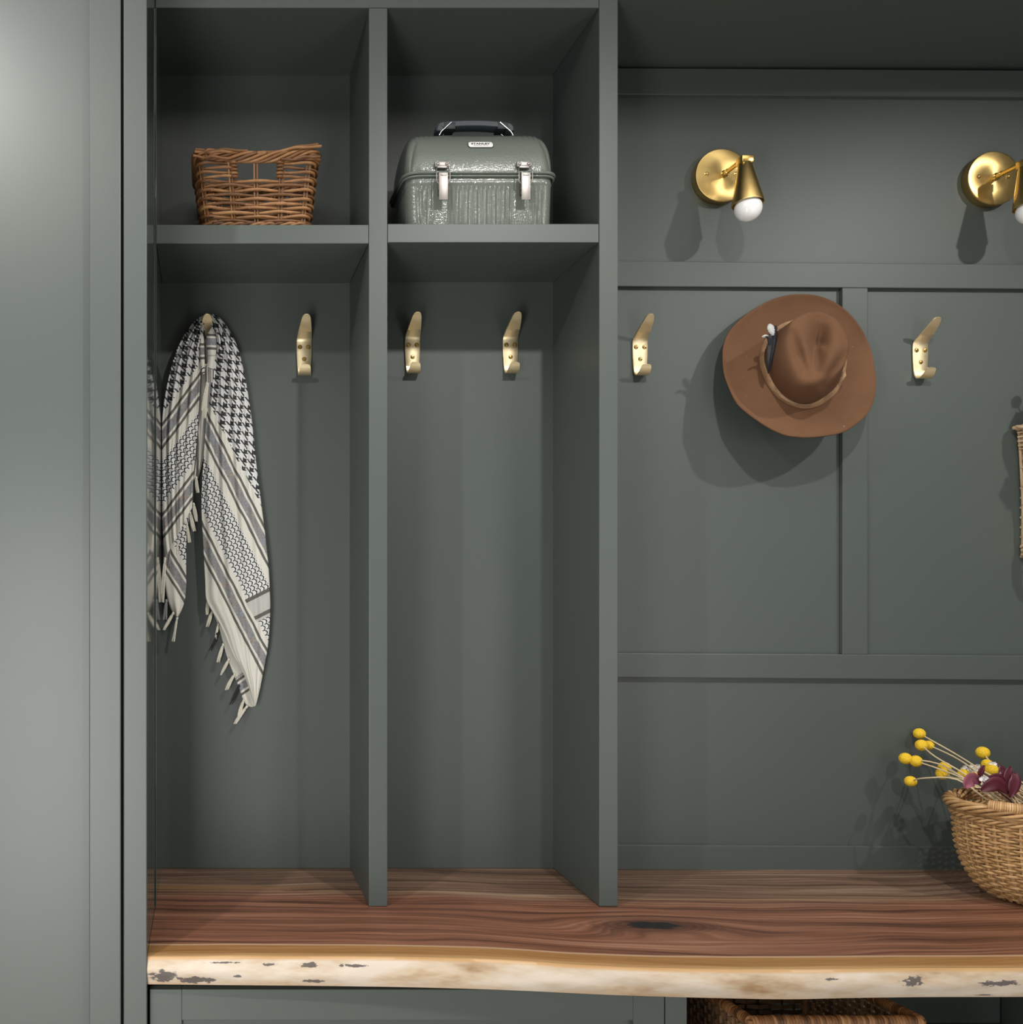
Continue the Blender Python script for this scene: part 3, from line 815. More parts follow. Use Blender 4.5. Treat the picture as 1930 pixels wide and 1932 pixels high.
# ------------------------------------------------------------------ brass wall lamps
def make_sconce(px, py):
    X = (px - CX) / F * (DB - .02); Z = ZC - (py - CY) / F * (DB - .02)
    t = thing('wall_lamp', None, 'wall lamp', (X, DB, Z)); O = Vector((X, DB, Z))
    Rx = Matrix.Translation(O) @ Matrix.Rotation(math.pi / 2, 4, 'X')       # local Z points into the room
    bm = new_bm(); lathe(bm, [(.060, 0), (.0615, .001), (.0620, .004), (.0620, .0190), (.0612, .0203), (.0596, .0207), (.03, .0207), (.0005, .0207)], Rx, 72)
    obj('canopy', bm, BRASS_SPUN, t, 0.4)
    for sx in (-.037, .031):
        bm = new_bm(); lathe(bm, [(.0048, .0205), (.0048, .0212), (.0032, .0218), (.0032, .0238), (.0018, .0246), (.0004, .0246)], Matrix.Translation(Vector((sx, 0, .003))) @ Rx, 16)
        obj('thumb_screw', bm, BRASS, t, 0.7)
    A = O + Vector((.0, -.0205, .003)); B = O + Vector((.007, -.090, .004))
    bm = new_bm(); lathe(bm, [(.0085, .0207), (.0085, .0225), (.0058, .024), (.0062, .036), (.0050, .037), (.0048, .094)], Matrix.Translation(Vector((.004, 0, .003))) @ Rx, 24)
    obj('arm', bm, BRASS, t, 0.7)
    hx, hy = X + .010, DB - .092
    zt = ZC - (297 - CY) / F * hy + (Z - sc_z0); zb = zt - .019
    bm = new_bm(); box(bm, hx - .0128, hx + .0128, hy - .0128, hy + .0128, zb + .002, zt, .0012); obj('arm_block', bm, BRASS, t, 0.4)
    tip = Matrix.Translation((hx, hy, zb + .003)) @ Matrix.Rotation(math.radians(-7), 4, 'X') @ Matrix.Rotation(math.pi, 4, 'X')
    bm = new_bm()
    lathe(bm, [(.0135, -.001), (.0140, 0), (.0318, .0905), (.0318, .0935), (.0305, .0935), (.0292, .088), (.0278, .083), (.0005, .080)], tip, 64)
    obj('cone_shade', bm, BRASS_BRUSHED, t, 0.6)
    bm = new_bm(); prof = [(.013, .084)] + [(max(.0004, .0278 * math.sin(a)), .1040 - .0278 * math.cos(a)) for a in [math.radians(28 + k * 152 / 18) for k in range(19)]]
    lathe(bm, prof, tip, 40); obj('bulb', bm, OPAL, t, 1.5)
    return t
BRASS_BRUSHED = m_brass('brushed_brass', (0.66, 0.47, 0.18), 0.30)
BRASS_SPUN = m_brass('spun_brass', (0.66, 0.47, 0.18), 0.34, 0.85)
_n = BRASS_SPUN.node_tree.nodes.new('ShaderNodeTangent'); _n.direction_type = 'RADIAL'; _n.axis = 'Y'
BRASS_SPUN.node_tree.links.new(_n.outputs[0], BRASS_SPUN.node_tree.nodes['Principled BSDF'].inputs['Tangent'])
sc_z0 = ZC - (331 - CY) / F * (DB - .02)
t = make_sconce(1363, 331); t['label'] = 'brass wall lamp whose whole round canopy shows, above the brown hat'; t['group'] = 'brass cone wall lamps'
t = make_sconce(1876, 336); t['label'] = 'brass wall lamp cut by the right edge, above the coat hook right of the hat'; t['group'] = 'brass cone wall lamps'

# ------------------------------------------------------------------ scarf
def rows_of(L, Rr, nr, nc, pf, uvf, ymap=None):
    G = []
    for i in range(nr + 1):
        t = i / nr; a = Vector(cr(L, t)); b = Vector(cr(Rr, t)); row = []
        for j in range(nc + 1):
            s = j / nc; q = a.lerp(b, s)
            w = W(q.x, q.y, DB - pf(t, s, q))
            w.x = max(w.x, XL + .0042)
            row.append((w, uvf(q.x, q.y), ((q.x + 2 * math.sin(s * 7 + t * 3)) / 100, q.y / 100)))
        G.append(row)
    return G
def cloth(name, L, Rr, nr, nc, pf, uvf, parent, thick=0.0012):
    bm = new_bm(); uvl = bm.loops.layers.uv.new('UVMap'); uw = bm.loops.layers.uv.new('weave')
    G = [[(bm.verts.new(w), uv, u2) for w, uv, u2 in row] for row in rows_of(L, Rr, nr, nc, pf, uvf)]
    for A, B in zip(G, G[1:]):
        for j in range(nc):
            q = (A[j], A[j + 1], B[j + 1], B[j])
            f = bm.faces.new([v[0] for v in q])
            for l, (_, uv, u2) in zip(f.loops, q): l[uvl].uv = uv; l[uw].uv = u2
    o = obj(name, bm, SCARF, parent, 3.2)
    m = o.modifiers.new('thickness', 'SOLIDIFY'); m.thickness = thick; m.offset = 0
    return o
def tassel(parent, a, b, p, mat, k=6, spread=2.2):
    bm = new_bm(); d = DB - p
    tube(bm, [W(a[0], a[1] - 1.5, d), W(a[0], a[1] + 1, d), W(a[0] + (b[0] - a[0]) * .12, a[1] + (b[1] - a[1]) * .12, d)], [.0015, .0034, .0026], 7)
    for q in range(k):
        ox, od = R.uniform(-spread, spread), R.uniform(-.0022, .0022); pts = []
        bow = R.uniform(-1.6, 1.6)
        for i in range(6):
            f = i / 5; pts.append(W(a[0] + (b[0] - a[0]) * f + ox * f ** .6 + bow * math.sin(math.pi * f), a[1] + (b[1] - a[1]) * f * R.uniform(.97, 1.0), d + od * f))
        tube(bm, pts, [.0014, .0020, .0019, .0018, .0016, .0009], 5)
    return obj('tassel', bm, mat, parent, 1.2)
def scarf():
    t = thing('patterned_scarf', 'black and white checked cotton scarf with striped borders and tassels, hung on a brass hook', 'scarf', (xw(391), DB - .03, HZ))
    uvR = lambda n0: (lambda x, y: ((-.89 * x + .45 * y - n0) / 100, (.45 * x + .89 * y) / 100))
    uvL = lambda n0: (lambda x, y: ((.804 * x + .594 * y - n0) / 100, (-.594 * x + .804 * y) / 100 - 20))
    def fold(k, a0, a1, ph, base, bulge):
        def f(t_, s, q):
            amp = a0 + (a1 - a0) * min(1, t_ * 1.3)
            w = math.sin(2 * math.pi * (k * s + ph + .25 * math.sin(4 * t_ + 3 * s)))
            w2 = math.sin(2 * math.pi * (k * 1.9 * s + 2.3 * ph + .2 * t_))
            env = min(1, t_ * 9 + .25)
            return base(t_) + bulge(t_) * math.sin(math.pi * s) ** .8 + amp * env * (w * .75 + .38 * w2) * math.sin(math.pi * min(1, max(0, s))) ** .35 + .003 * mnoise.noise(Vector((q.x * .035, q.y * .012, k)))
        return f
    # hidden inner folds first
    inner = fold(2, .003, .002, .2, lambda t_: .012, lambda t_: .006)
    cloth('inner_fold', [(376, 640), (374, 720), (372, 800), (368, 870), (364, 905)], [(396, 640), (394, 720), (390, 800), (386, 850), (374, 905)], 30, 12, inner, lambda x, y: ((x - 375) * 1.0 / 100 + 1.32, y / 100), t)
    Lb2 = [(305, 940), (306, 1000), (308, 1060), (312, 1108), (318, 1138), (326, 1156), (332, 1163)]
    Rb2 = [(366, 900), (359, 960), (352, 1010), (351, 1060), (351, 1112), (346, 1142), (336, 1163)]
    cloth('left_under_layer', Lb2, Rb2, 60, 20, fold(1.2, .002, .003, .1, lambda t_: .022, lambda t_: .008), lambda x, y: ((-.86 * x + .5 * y - 139.5) / 100, (.5 * x + .86 * y) / 100 - 9), t)
    Lb = [(388, 594), (371, 603), (351, 627), (333, 662), (320, 705), (310, 755), (304.5, 810), (303.5, 870), (304, 930), (306, 985), (309, 1028), (312, 1052)]
    Rb = [(391, 597), (386, 625), (382, 660), (379, 700), (376.5, 740), (375, 780), (372, 820), (369, 855), (366, 885), (364, 915), (363, 940), (362, 958)]
    cloth('left_drape', Lb, Rb, 130, 60, fold(4.2, .0095, .0035, .15, lambda t_: .027 + .008 * t_, lambda t_: .012), uvL(720), t)
    Lu = [(392, 1140), (404, 1161), (413, 1184), (420, 1209), (426, 1232), (434, 1255), (443, 1278), (451, 1298), (458, 1318), (466, 1331), (476, 1334)]
    Ru = [(432, 1150), (444, 1180), (455, 1200), (464, 1228), (470, 1248), (475, 1268), (479, 1285), (482, 1300), (484, 1312), (484, 1322), (482, 1331)]
    def uvU(x, y):
        n = .57 * x + .82 * y - 1204.7
        return ((n if n > 98 else 140) / 100, (.82 * x - .57 * y) / 100 + 20)
    cloth('right_under_layer', Lu, Ru, 60, 16, fold(1, .001, .002, .3, lambda t_: .016 + .004 * t_, lambda t_: .002), uvU, t)
    Lr = [(392, 594), (397, 612), (400, 640), (399, 690), (394, 740), (389, 790), (385, 850), (381.5, 905), (380, 960), (384, 1040), (387, 1096), (389, 1130), (400, 1152), (412, 1172), (424, 1196), (434, 1221), (444, 1242), (456, 1262), (468, 1292), (476, 1317), (480, 1332)]
    Rr_ = [(396, 591), (416, 601), (433, 624), (447, 653), (457, 688), (467, 738), (476, 802), (484, 880), (492, 944), (500, 1006), (506, 1062), (509, 1112), (510, 1150), (508, 1190), (505, 1222), (500, 1250), (495, 1275), (491, 1296), (487, 1314), (484, 1326), (481, 1333)]
    cloth('right_drape', Lr, Rr_, 200, 60, fold(4.0, .0100, .0022, .55, lambda t_: .028 + .004 * t_, lambda t_: .015 - .008 * t_), uvR(1.6), t)
    cloth('hanging_end', [(391, 630), (389, 646), (391, 662), (392, 678), (389, 692)], [(402, 614), (408, 638), (408, 660), (406, 680), (404, 697)], 26, 10, lambda t_, s, q: .040 + .008 * math.sin(math.pi * s), lambda x, y: (((y - 630) if y < 670 else 145) / 100, x / 100), t)
    cloth('hanging_end', [(388, 690), (388, 708), (387, 722)], [(403, 690), (403, 708), (401, 722)], 14, 8, lambda t_, s, q: .040 + .006 * math.sin(math.pi * s), lambda x, y: ((x - 388) * 2 / 100, y / 100), t)
    cloth('inner_fold', [(378, 640), (377, 665), (379, 690), (381, 706)], [(383, 617), (385, 650), (386, 680), (386, 706)], 20, 6, lambda t_, s, q: .038 + .003 * math.sin(math.pi * s), lambda x, y: ((y - 648) / 100, x / 100), t)
    for a, b, k in (((391, 721), (381, 775), 0), ((396, 721), (390, 770), 2), ((393, 722), (386, 790), 0),
                    ((365, 950), (372, 984), 0), ((358, 966), (366, 1003), 0), ((351, 984), (357, 1024), 0), ((333, 1006), (337, 1047), 0), ((321, 1030), (320, 1072), 2), ((311, 1052), (306, 1138), 0),
                    ((314, 1132), (311, 1170), 2), ((327, 1156), (308, 1189), 0), ((334, 1164), (327, 1211), 0), ((370, 900), (374, 930), 0),
                    ((391, 1136), (389, 1160), 0), ((400, 1154), (391, 1183), 0), ((412, 1176), (406, 1207), 0), ((410, 1194), (397, 1228), 1), ((421, 1215), (412, 1250), 0),
                    ((432, 1243), (415, 1274), 0), ((443, 1271), (427, 1302), 0), ((451, 1293), (435, 1330), 1), ((460, 1320), (450, 1352), 0), ((466, 1332), (443, 1366), 0)):
        tassel(t, a, b, .043 if a[1] < 800 else .026 if a[0] < 372 else .022, (CREAM_YARN, BLACK_YARN, GREY_YARN)[k], 7 if k == 0 else 5, 3.1 if k == 0 else 3.8)
    for name, q, mat in (('care_label', ((451.5, 1246.5), (462, 1246.5), (467, 1269), (459, 1266)), BLACK_YARN), ('size_label', ((448, 1232), (456, 1240), (450, 1247), (444, 1240)), LABELW)):
        bm = new_bm(); f = [bm.verts.new(W(x, y, DB - .0335)) for x, y in q]; g = [bm.verts.new(W(x, y, DB - .0325)) for x, y in q]
        bm.faces.new(f); bm.faces.new(g[::-1])
        for i in range(4): bm.faces.new((f[i], g[i], g[(i + 1) % 4], f[(i + 1) % 4]))
        bmesh.ops.recalc_face_normals(bm, faces=bm.faces); obj(name, bm, mat, t)
scarf()

# ------------------------------------------------------------------ felt hat
def hat():
    zx = lambda X: 1300 + X / 4.6; zy = lambda Y: 520 + Y / 4.6
    t = thing('felt_hat', 'worn brown felt hat with creased crown, leather band and dark feathers on the wall', 'hat', W(1508, 700, DB - .02))
    edge = [(290, 720), (296, 610), (338, 500), (455, 370), (600, 268), (750, 196), (950, 162), (1100, 172), (1250, 225), (1380, 318), (1490, 455), (1568, 620), (1610, 800), (1622, 940), (1603, 1080), (1545, 1205), (1460, 1282), (1340, 1357), (1150, 1396), (950, 1403), (850, 1390), (740, 1348), (620, 1278), (520, 1208), (420, 1118), (345, 975), (302, 850)]
    base = [(622, 740), (640, 620), (700, 520), (790, 440), (890, 400), (1000, 380), (1110, 395), (1210, 440), (1290, 520), (1345, 640), (1358, 760), (1330, 880), (1290, 985), (1215, 1060), (1120, 1120), (1000, 1142), (890, 1118), (800, 1070), (720, 985), (655, 870)]
    ridge = [(880, 520), (895, 410), (985, 345), (1120, 318), (1245, 365), (1340, 465), (1383, 580), (1372, 690), (1330, 780), (1250, 850), (1150, 885), (1070, 880), (1010, 810), (960, 700), (905, 600)]
    def ring(pts, c, n=128):
        a = sorted((math.atan2(y - c[1], x - c[0]), math.hypot(x - c[0], y - c[1])) for x, y in pts)
        ang = [q[0] for q in a]; r = [q[1] for q in a]; m = len(a); out = []
        for k in range(n):
            th = -math.pi + 2 * math.pi * k / n
            i = max([j for j in range(m) if ang[j] <= th], default=m - 1)
            a0 = ang[i]; a1 = ang[(i + 1) % m]
            if a1 <= a0: a1 += 2 * math.pi
            x = th if th >= a0 else th + 2 * math.pi
            f = (x - a0) / (a1 - a0); P = [r[(i + q) % m] for q in (-1, 0, 1, 2)]
            rr = .5 * (2 * P[1] + (P[2] - P[0]) * f + (2 * P[0] - 5 * P[1] + 4 * P[2] - P[3]) * f * f + (3 * P[1] - P[0] - 3 * P[2] + P[3]) * f ** 3)
            out.append(Vector((c[0] + rr * math.cos(th), c[1] + rr * math.sin(th))))
        return out
    E_, B_, T_ = ring(edge, (960, 785)), ring(base, (985, 760)), ring(ridge, (1140, 610))
    tc_ = Vector((1140, 610)); n = 128
    def ep(k):                                     # how far the brim edge stands off the wall
        th = -math.pi + 2 * math.pi * k / n; s = math.sin(th); c = math.cos(th)
        return .060 + .048 * s + .004 * c - .004 * math.cos(2 * th) + .010 * max(0, math.cos(th - 2.2)) ** 3
    def bp(k):
        th = -math.pi + 2 * math.pi * k / n; return .066 + .030 * math.sin(th)
    def tp(k):
        th = -math.pi + 2 * math.pi * k / n; return .172 + .014 * math.sin(th) + .004 * math.cos(th)
    rings = []
    for i in range(12):                            # brim, edge inwards
        f = i / 11; sag = -.010 * math.sin(math.pi * f)
        rings.append([(E_[k].lerp(B_[k], f), ep(k) * (1 - f) + bp(k) * f + sag) for k in range(n)])
    for i in range(1, 16):                         # crown side
        f = i / 15; g = f
        rr = []
        for k in range(n):
            q = (Vector((985, 760)) + (B_[k] - Vector((985, 760))) * .93).lerp(T_[k], g ** 1.25); rr.append((q, bp(k) + (tp(k) - bp(k)) * (1 - (1 - g) ** 1.35)))
        rings.append(rr)
    for i in range(1, 13):                         # crown top
        f = i / 12
        rings.append([(T_[k].lerp(tc_, f), tp(k) + .012 * math.sin(f * math.pi / 2)) for k in range(n)])
    def crease(q, a, b, w, d):
        a, b = Vector(a), Vector(b); ab = b - a; u = max(0, min(1, (q - a).dot(ab) / ab.length_squared)); return d * (.25 + .75 * math.sin(math.pi * min(1, .05 + u * .8))) * math.exp(-((q - a - ab * u).length / w) ** 2)
    bm = new_bm(); V = []
    for ri, rr in enumerate(rings):
        row = []
        for q, p in rr:
            if ri > 12:
                fade = min(1, (ri - 12) / 6)
                p -= fade * (crease(q, (1145, 400), (1090, 800), 88, .036) + crease(q, (900, 520), (1010, 850), 56, .016) + crease(q, (1350, 680), (1170, 950), 48, .017))
                p += fade * crease(q, (1000, 560), (1045, 830), 40, .004)
            p += .0016 * mnoise.noise(Vector((q.x * .008, q.y * .008, 2)))
            row.append(bm.verts.new(W(zx(q.x), zy(q.y), DB - max(p, .004))))
        V.append(row)
    for A, B in zip(V, V[1:-1]):
        for k in range(n): bm.faces.new((A[k], A[(k + 1) % n], B[(k + 1) % n], B[k]))
    cv = bm.verts.new(sum((v.co for v in V[-1]), Vector()) / n)
    for k in range(n): bm.faces.new((V[-2][k], V[-2][(k + 1) % n], cv))
    bmesh.ops.delete(bm, geom=V[-1], context='VERTS')
    bmesh.ops.recalc_face_normals(bm, faces=bm.faces)
    h = obj('felt_body', bm, FELT, t, 3.2)
    m = h.modifiers.new('thickness', 'SOLIDIFY'); m.thickness = .0028; m.offset = 0
    # leather band: a loose strip round the foot of the crown
    bm = new_bm(); rows = []
    for k in range(n):
        c = Vector((985, 760)); q = B_[k]; o = c + (q - c) * 1.03
        th = -math.pi + 2 * math.pi * k / n
        wd = .018 + .004 * math.sin(th * 2 + 1)
        inn = (c - q).normalized() * (44 + 8 * math.sin(th * 3))
        p0 = bp(k) + .004; p1 = bp(k) + wd
        q1 = o + inn
        rows.append([bm.verts.new(W(zx(x.x), zy(x.y), DB - p)) for x, p in ((o, p0), (o.lerp(q1, .5), (p0 + p1) / 2 + .003), (q1, p1), (q1 + inn * .25, p1 - .004), (o + inn * .25, p0 - .003))])
    for i in range(n):
        A, B = rows[i], rows[(i + 1) % n]
        for j in range(5): bm.faces.new((A[j], A[(j + 1) % 5], B[(j + 1) % 5], B[j]))
    bmesh.ops.recalc_face_normals(bm, faces=bm.faces); obj('hat_band', bm, LEATHER, t, 0.9)
    bm = new_bm(); tube(bm, [W(zx(x), zy(y), DB - p) for x, y, p in ((1300, 930, .098), (1322, 900, .104), (1340, 868, .105), (1338, 840, .103), (1322, 850, .100))], [.0035, .0055, .006, .0055, .003], 8, squash=(1, .6)); obj('band_loop', bm, LEATHER, t, 1.2)
    # feathers tucked in the band
    def feather(name, pts, mat, w):
        bm = new_bm(); L = []; nn = 18
        for i in range(nn + 1):
            x, y, p, ww = cr(pts, i / nn); x2, y2, _, _ = cr(pts, min(1, i / nn + .03)); x1, y1, _, _ = cr(pts, max(0, i / nn - .03))
            tx, ty = x2 - x1, y2 - y1; l = math.hypot(tx, ty) or 1; nx_, ny_ = -ty / l, tx / l
            ww *= 1 + .12 * math.sin(i * 2.3)
            L.append([bm.verts.new(W(zx(x + nx_ * ww * s), zy(y + ny_ * ww * s), DB - p - .016 - dp)) for s, dp in ((-1, 0), (-.5, .0022), (0, .0035), (.5, .0022), (1, 0), (0, -.0012))])
        for A, B in zip(L, L[1:]):
            for j in range(6): bm.faces.new((A[j], A[(j + 1) % 6], B[(j + 1) % 6], B[j]))
        bm.faces.new(L[0][::-1]); bm.faces.new(L[-1]); bmesh.ops.recalc_face_normals(bm, faces=bm.faces)
        return obj(name, bm, mat, t, 0.9)
    f1 = feather('feather', [(690, 850, .095, 6), (688, 790, .100, 14), (700, 700, .106, 24), (710, 620, .110, 27), (712, 550, .112, 26), (718, 505, .113, 22)], FEATHER_DARK, 1)
    feather('feather', [(694, 830, .094, 6), (715, 720, .104, 14), (738, 620, .110, 16), (748, 520, .113, 17), (752, 450, .115, 14), (750, 432, .115, 4)], FEATHER_DARK, 1)
    tip = feather('feather_tip', [(728, 520, .116, 10), (720, 490, .117, 24), (709, 455, .118, 30), (702, 432, .118, 22), (700, 418, .118, 8)], FEATHER_WHITE, 1); tip.parent = f1
    f3 = feather('feather', [(700, 600, .112, 14), (697, 560, .115, 18), (686, 536, .117, 15), (668, 530, .118, 9)], FEATHER_DARK, 1)
    tip = feather('feather_tip', [(690, 524, .118, 3), (665, 522, .119, 10), (645, 530, .119, 11), (630, 533, .119, 3)], FEATHER_WHITE, 1); tip.parent = f3
hat()

# ------------------------------------------------------------------ oval basket on the bench
BX, BY = 1.800, 1.950
def bench_basket():
    t = thing('oval_willow_basket', 'oval honey-coloured willow basket holding yellow ball flowers, standing on the bench', 'basket', (BX, BY, ZB))
    PR = [(0.0, .128), (.008, .140), (.030, .166), (.064, .187), (.108, .200), (.153, .2045), (.205, .209)]
    K = .62
    def at(u, h, off=0):
        a = interp(PR, h) if False else cr([(r,) for _, r in PR], (lambda x: sum(((x - PR[i][0]) / (PR[i + 1][0] - PR[i][0]) + i) / 6 for i in range(6) if PR[i][0] <= x <= PR[i + 1][0] and (x < PR[i + 1][0] or i == 5)))(min(max(h, 0), .205)))[0]
        th = 2 * math.pi * u; a += off; return Vector((BX + a * math.cos(th), BY + (a - .21 * (1 - K)) * math.sin(th) if False else BY + (a * K + off * (1 - K)) * math.sin(th), ZB + h))
    NS = 46
    bm = new_bm()
    for k in range(NS):
        tube(bm, [at(k / NS, h) for h in (.004, .02, .045, .075, .11, .15, .19)], .0029, 5)
    tag(obj('stakes', bm, WILLOW, t, 1.2), kind='stuff')
    bm = new_bm(); nr = 26; h0, h1 = .012, .166
    for k in range(nr):
        h = h0 + (h1 - h0) * k / (nr - 1); n = NS * 5; pts = []; rs = []
        for i in range(n):
            u = i / n; o = math.cos(math.pi * (u * NS + k)) * .0040
            pts.append(at(u, h + .0012 * mnoise.noise(Vector((u * 20, k * 2.2, 0))), o + .0006)); rs.append(.00245 * (1 + .14 * mnoise.noise(Vector((u * 11, k * 3.3, 1)))))
        cuts = sorted(R.sample(range(20, n - 20), 5)); prev = 0
        for c in cuts + [n - 1]:
            s, r_ = (pts[prev:c + 4], rs[prev:c + 4]) if c < n - 1 else (pts[prev:] + pts[:2], rs[prev:] + rs[:2])
            tube(bm, s, r_, 5); prev = c
    tag(obj('weave', bm, WILLOW, t, 1.2), kind='stuff')
    def rope(name, h, rad, strands, turns, r, off=.002, squash=1.0):
        bm = new_bm()
        for j in range(strands):
            pts = []
            for i in range(300):
                u = i / 300; x = 2 * math.pi * (u * turns + j / strands)
                pts.append(at(u, h, off + rad * math.cos(x)) + Vector((0, 0, rad * squash * math.sin(x))))
            tube(bm, pts, r, 6, closed=True)
        return tag(obj(name, bm, WILLOW, t, 1.2), kind='stuff')
    rope('waling_band', .176, .0042, 3, 17, .0031)
    rope('plaited_rim', .1985, .0090, 6, 6, .0037, .005, 1.0)
    bm = new_bm()
    for j in range(3):
        bm2 = [at(i / 200, .186 + .003 * j + .002 * math.sin(i * .3 + j), .003) for i in range(200)]
        tube(bm, bm2, .0040, 6, closed=True)
    tag(obj('rim_core', bm, WILLOW, t, 1.2), kind='stuff')
    bm = new_bm()                                  # base
    for i in range(17):
        x = -.115 + .23 * i / 16; w = .128 * K * math.sqrt(max(0.02, 1 - (x / .128) ** 2))
        tube(bm, [Vector((BX + x, BY - w, ZB + .006)), Vector((BX + x, BY + w, ZB + .006))], .0052, 6)
    tag(obj('woven_base', bm, WILLOW, t, 1.2), kind='stuff')
    bm = new_bm(); n = 104                           # bound hand-hold on the front rim
    for i in range(n):
        u = .5 + .064 + i * .36 / n
        c = at(u, .210, .005); c2 = at(u + .002, .210, .005); tg = (c2 - c).normalized(); sd = tg.cross(Vector((0, 0, 1)))
        tube(bm, [c + (sd * math.cos(a) + Vector((0, 0, 1)) * math.sin(a)) * .0098 for a in [q * math.pi / 6 for q in range(12)]], .0025, 5, closed=True)
    tag(obj('bound_grip', bm, WILLOW, t, 1.2), kind='stuff')
bench_basket()

# ------------------------------------------------------------------ flowers in the oval basket
INS = (1968, 1600, .215)
FL = [(1734.5, 1384, .016, 10.2, [(1800, 1421), (1846, 1450)], 'highest yellow ball flower of the left spray in the oval basket'),
      (1738.5, 1406, .052, 10.6, [(1765, 1428), (1818, 1459)], 'yellow ball flower just under the highest one, in front of its twin'),
      (1752.0, 1406, .034, 9.2, [(1800, 1428), (1842, 1455)], 'yellow ball flower half hidden behind its twin, second level of the left spray'),
      (1708.0, 1431, .060, 10.8, [(1770, 1441), (1822, 1470)], 'yellow ball flower furthest left of all'),
      (1728.0, 1436, .072, 10.8, [(1775, 1452), (1824, 1473)], 'yellow ball flower touching the leftmost one on its right'),
      (1718.0, 1474, .085, 10.4, [(1745, 1468), (1806, 1471)], 'yellow ball flower lowest of the left spray, on a curved level stem'),
      (1782.0, 1448, .098, 10.8, [(1800, 1459), (1826, 1475)], 'yellow ball flower in the spray\'s middle, upper one of a close pair'),
      (1778.0, 1460, .108, 11.0, [(1798, 1467), (1826, 1476)], 'yellow ball flower in the spray\'s middle, lower one of a close pair'),
      (1818.0, 1460, .128, 9.8, [(1832, 1472), (1850, 1486)], 'yellow ball flower directly below the white florets'),
      (1839.0, 1466, .138, 9.6, [(1850, 1474), (1862, 1486)], 'yellow ball flower between the white florets and the curled plum leaf'),
      (1854.0, 1420, .075, 11.4, [(1880, 1452), (1905, 1480)], 'yellow ball flower standing alone above the burgundy leaves'),
      (1862.5, 1442, .120, 9.6, [(1880, 1460), (1905, 1492)], 'yellow ball flower mostly hidden behind the large front one, among the leaves'),
      (1871.0, 1454, .150, 12.2, [(1888, 1470), (1915, 1496)], 'large yellow ball flower in front of the burgundy leaves'),
      (1890.0, 1480, .180, 10.0, [(1900, 1490), (1915, 1505)], 'yellow ball flower deep in the basket, peeping over a plum leaf')]
for px, py, p, r, via, lab in FL:
    d = DB - p; c = W(px, py, d)
    if c.y > DB - r * d / F * 1.05 - .001: c.y = DB - r * d / F * 1.05 - .001
    t = thing('craspedia_flower', lab, 'flower', c, 'yellow ball flowers in the oval basket')
    bm = new_bm(); bmesh.ops.create_icosphere(bm, subdivisions=4, radius=1.0)
    rr = r * d / F * .97; ax = R.uniform(.93, 1.03)
    for v in bm.verts:
        k = rr * (1 + .05 * mnoise.noise(v.co * 9 + Vector((px, py, 0)))); v.co = c + Vector((v.co.x * k * 1.02, v.co.y * k, v.co.z * k * ax))
    obj('flower_head', bm, YELLOW, t, 3.2)
    pts = [(px, py, p), (via[0][0], via[0][1], p + (.205 - p) * .35), (via[1][0], via[1][1], p + (.205 - p) * .75), (via[1][0] + 60, via[1][1] + 42, .208), INS]
    bm = new_bm(); n = 16; P = [cr(pts, i / n) for i in range(n + 1)]
    tube(bm, [W(x, y, DB - q) if i else c for i, (x, y, q) in enumerate(P)], [.0016 + .0004 * i / n for i in range(n + 1)], 6)
    obj('stem', bm, STRAW, t, 1.2)
def leaf(parent, pts, wid, mat=BURGUNDY, curl=.25, name='leaf'):
    bm = new_bm(); n = 12; rows = []
    for i in range(n + 1):
        f = i / n; x, y, p = cr(pts, f); a, b = cr(pts, min(1, f + .05)), cr(pts, max(0, f - .05))
        tx, ty = a[0] - b[0], a[1] - b[1]; l = math.hypot(tx, ty) or 1; nx_, ny_ = -ty / l, tx / l
        w = wid * math.sin(math.pi * (f * .96 + .02)) ** .85
        rows.append([bm.verts.new(W(x + nx_ * w * s, y + ny_ * w * s, DB - p - curl * wid * .0010 * abs(s) ** 2 - (0.0007 if not s else 0))) for s in (-1, -.5, 0, .5, 1)])
    for A, B in zip(rows, rows[1:]):
        for j in range(4): bm.faces.new((A[j], A[j + 1], B[j + 1], B[j]))
    o = obj(name, bm, mat, parent, 1.0); m = o.modifiers.new('thickness', 'SOLIDIFY'); m.thickness = .0006; return o
PLUM = m_plain('plum_leaf_underside', (0.22, 0.06, 0.09), 0.5, 0, 0.25, 60)
sp = thing('burgundy_leaf_sprig', 'burgundy leaf sprig lying over the rim of the oval willow basket', 'leaves', W(1890, 1520, DB - .2))
l_ = leaf(sp, [(1850, 1478, .215), (1838, 1470, .225), (1828, 1476, .235), (1822, 1487, .240)], 13, PLUM, .5); l_['label'] = 'curled leaf showing its paler plum underside'
leaf(sp, [(1851, 1492, .23), (1868, 1482, .235), (1886, 1480, .235), (1902, 1498, .225)], 14)
leaf(sp, [(1858, 1478, .215), (1872, 1470, .22), (1885, 1468, .22), (1896, 1474, .215)], 9)
leaf(sp, [(1898, 1490, .21), (1900, 1472, .205), (1904, 1456, .20), (1907, 1446, .197)], 8)
leaf(sp, [(1905, 1504, .215), (1912, 1488, .213), (1916, 1470, .21), (1912, 1458, .205)], 12)
leaf(sp, [(1893, 1490, .20), (1894, 1472, .195), (1892, 1456, .19), (1889, 1445, .187)], 8)
leaf(sp, [(1852, 1470, .20), (1850, 1460, .20), (1853, 1452, .20), (1857, 1444, .20)], 6)
leaf(sp, [(1886, 1470, .19), (1886, 1456, .185), (1887, 1446, .18), (1886, 1438, .178)], 2.2)
leaf(sp, [(1874, 1490, .21), (1884, 1476, .20), (1890, 1462, .195), (1886, 1455, .19)], 9)
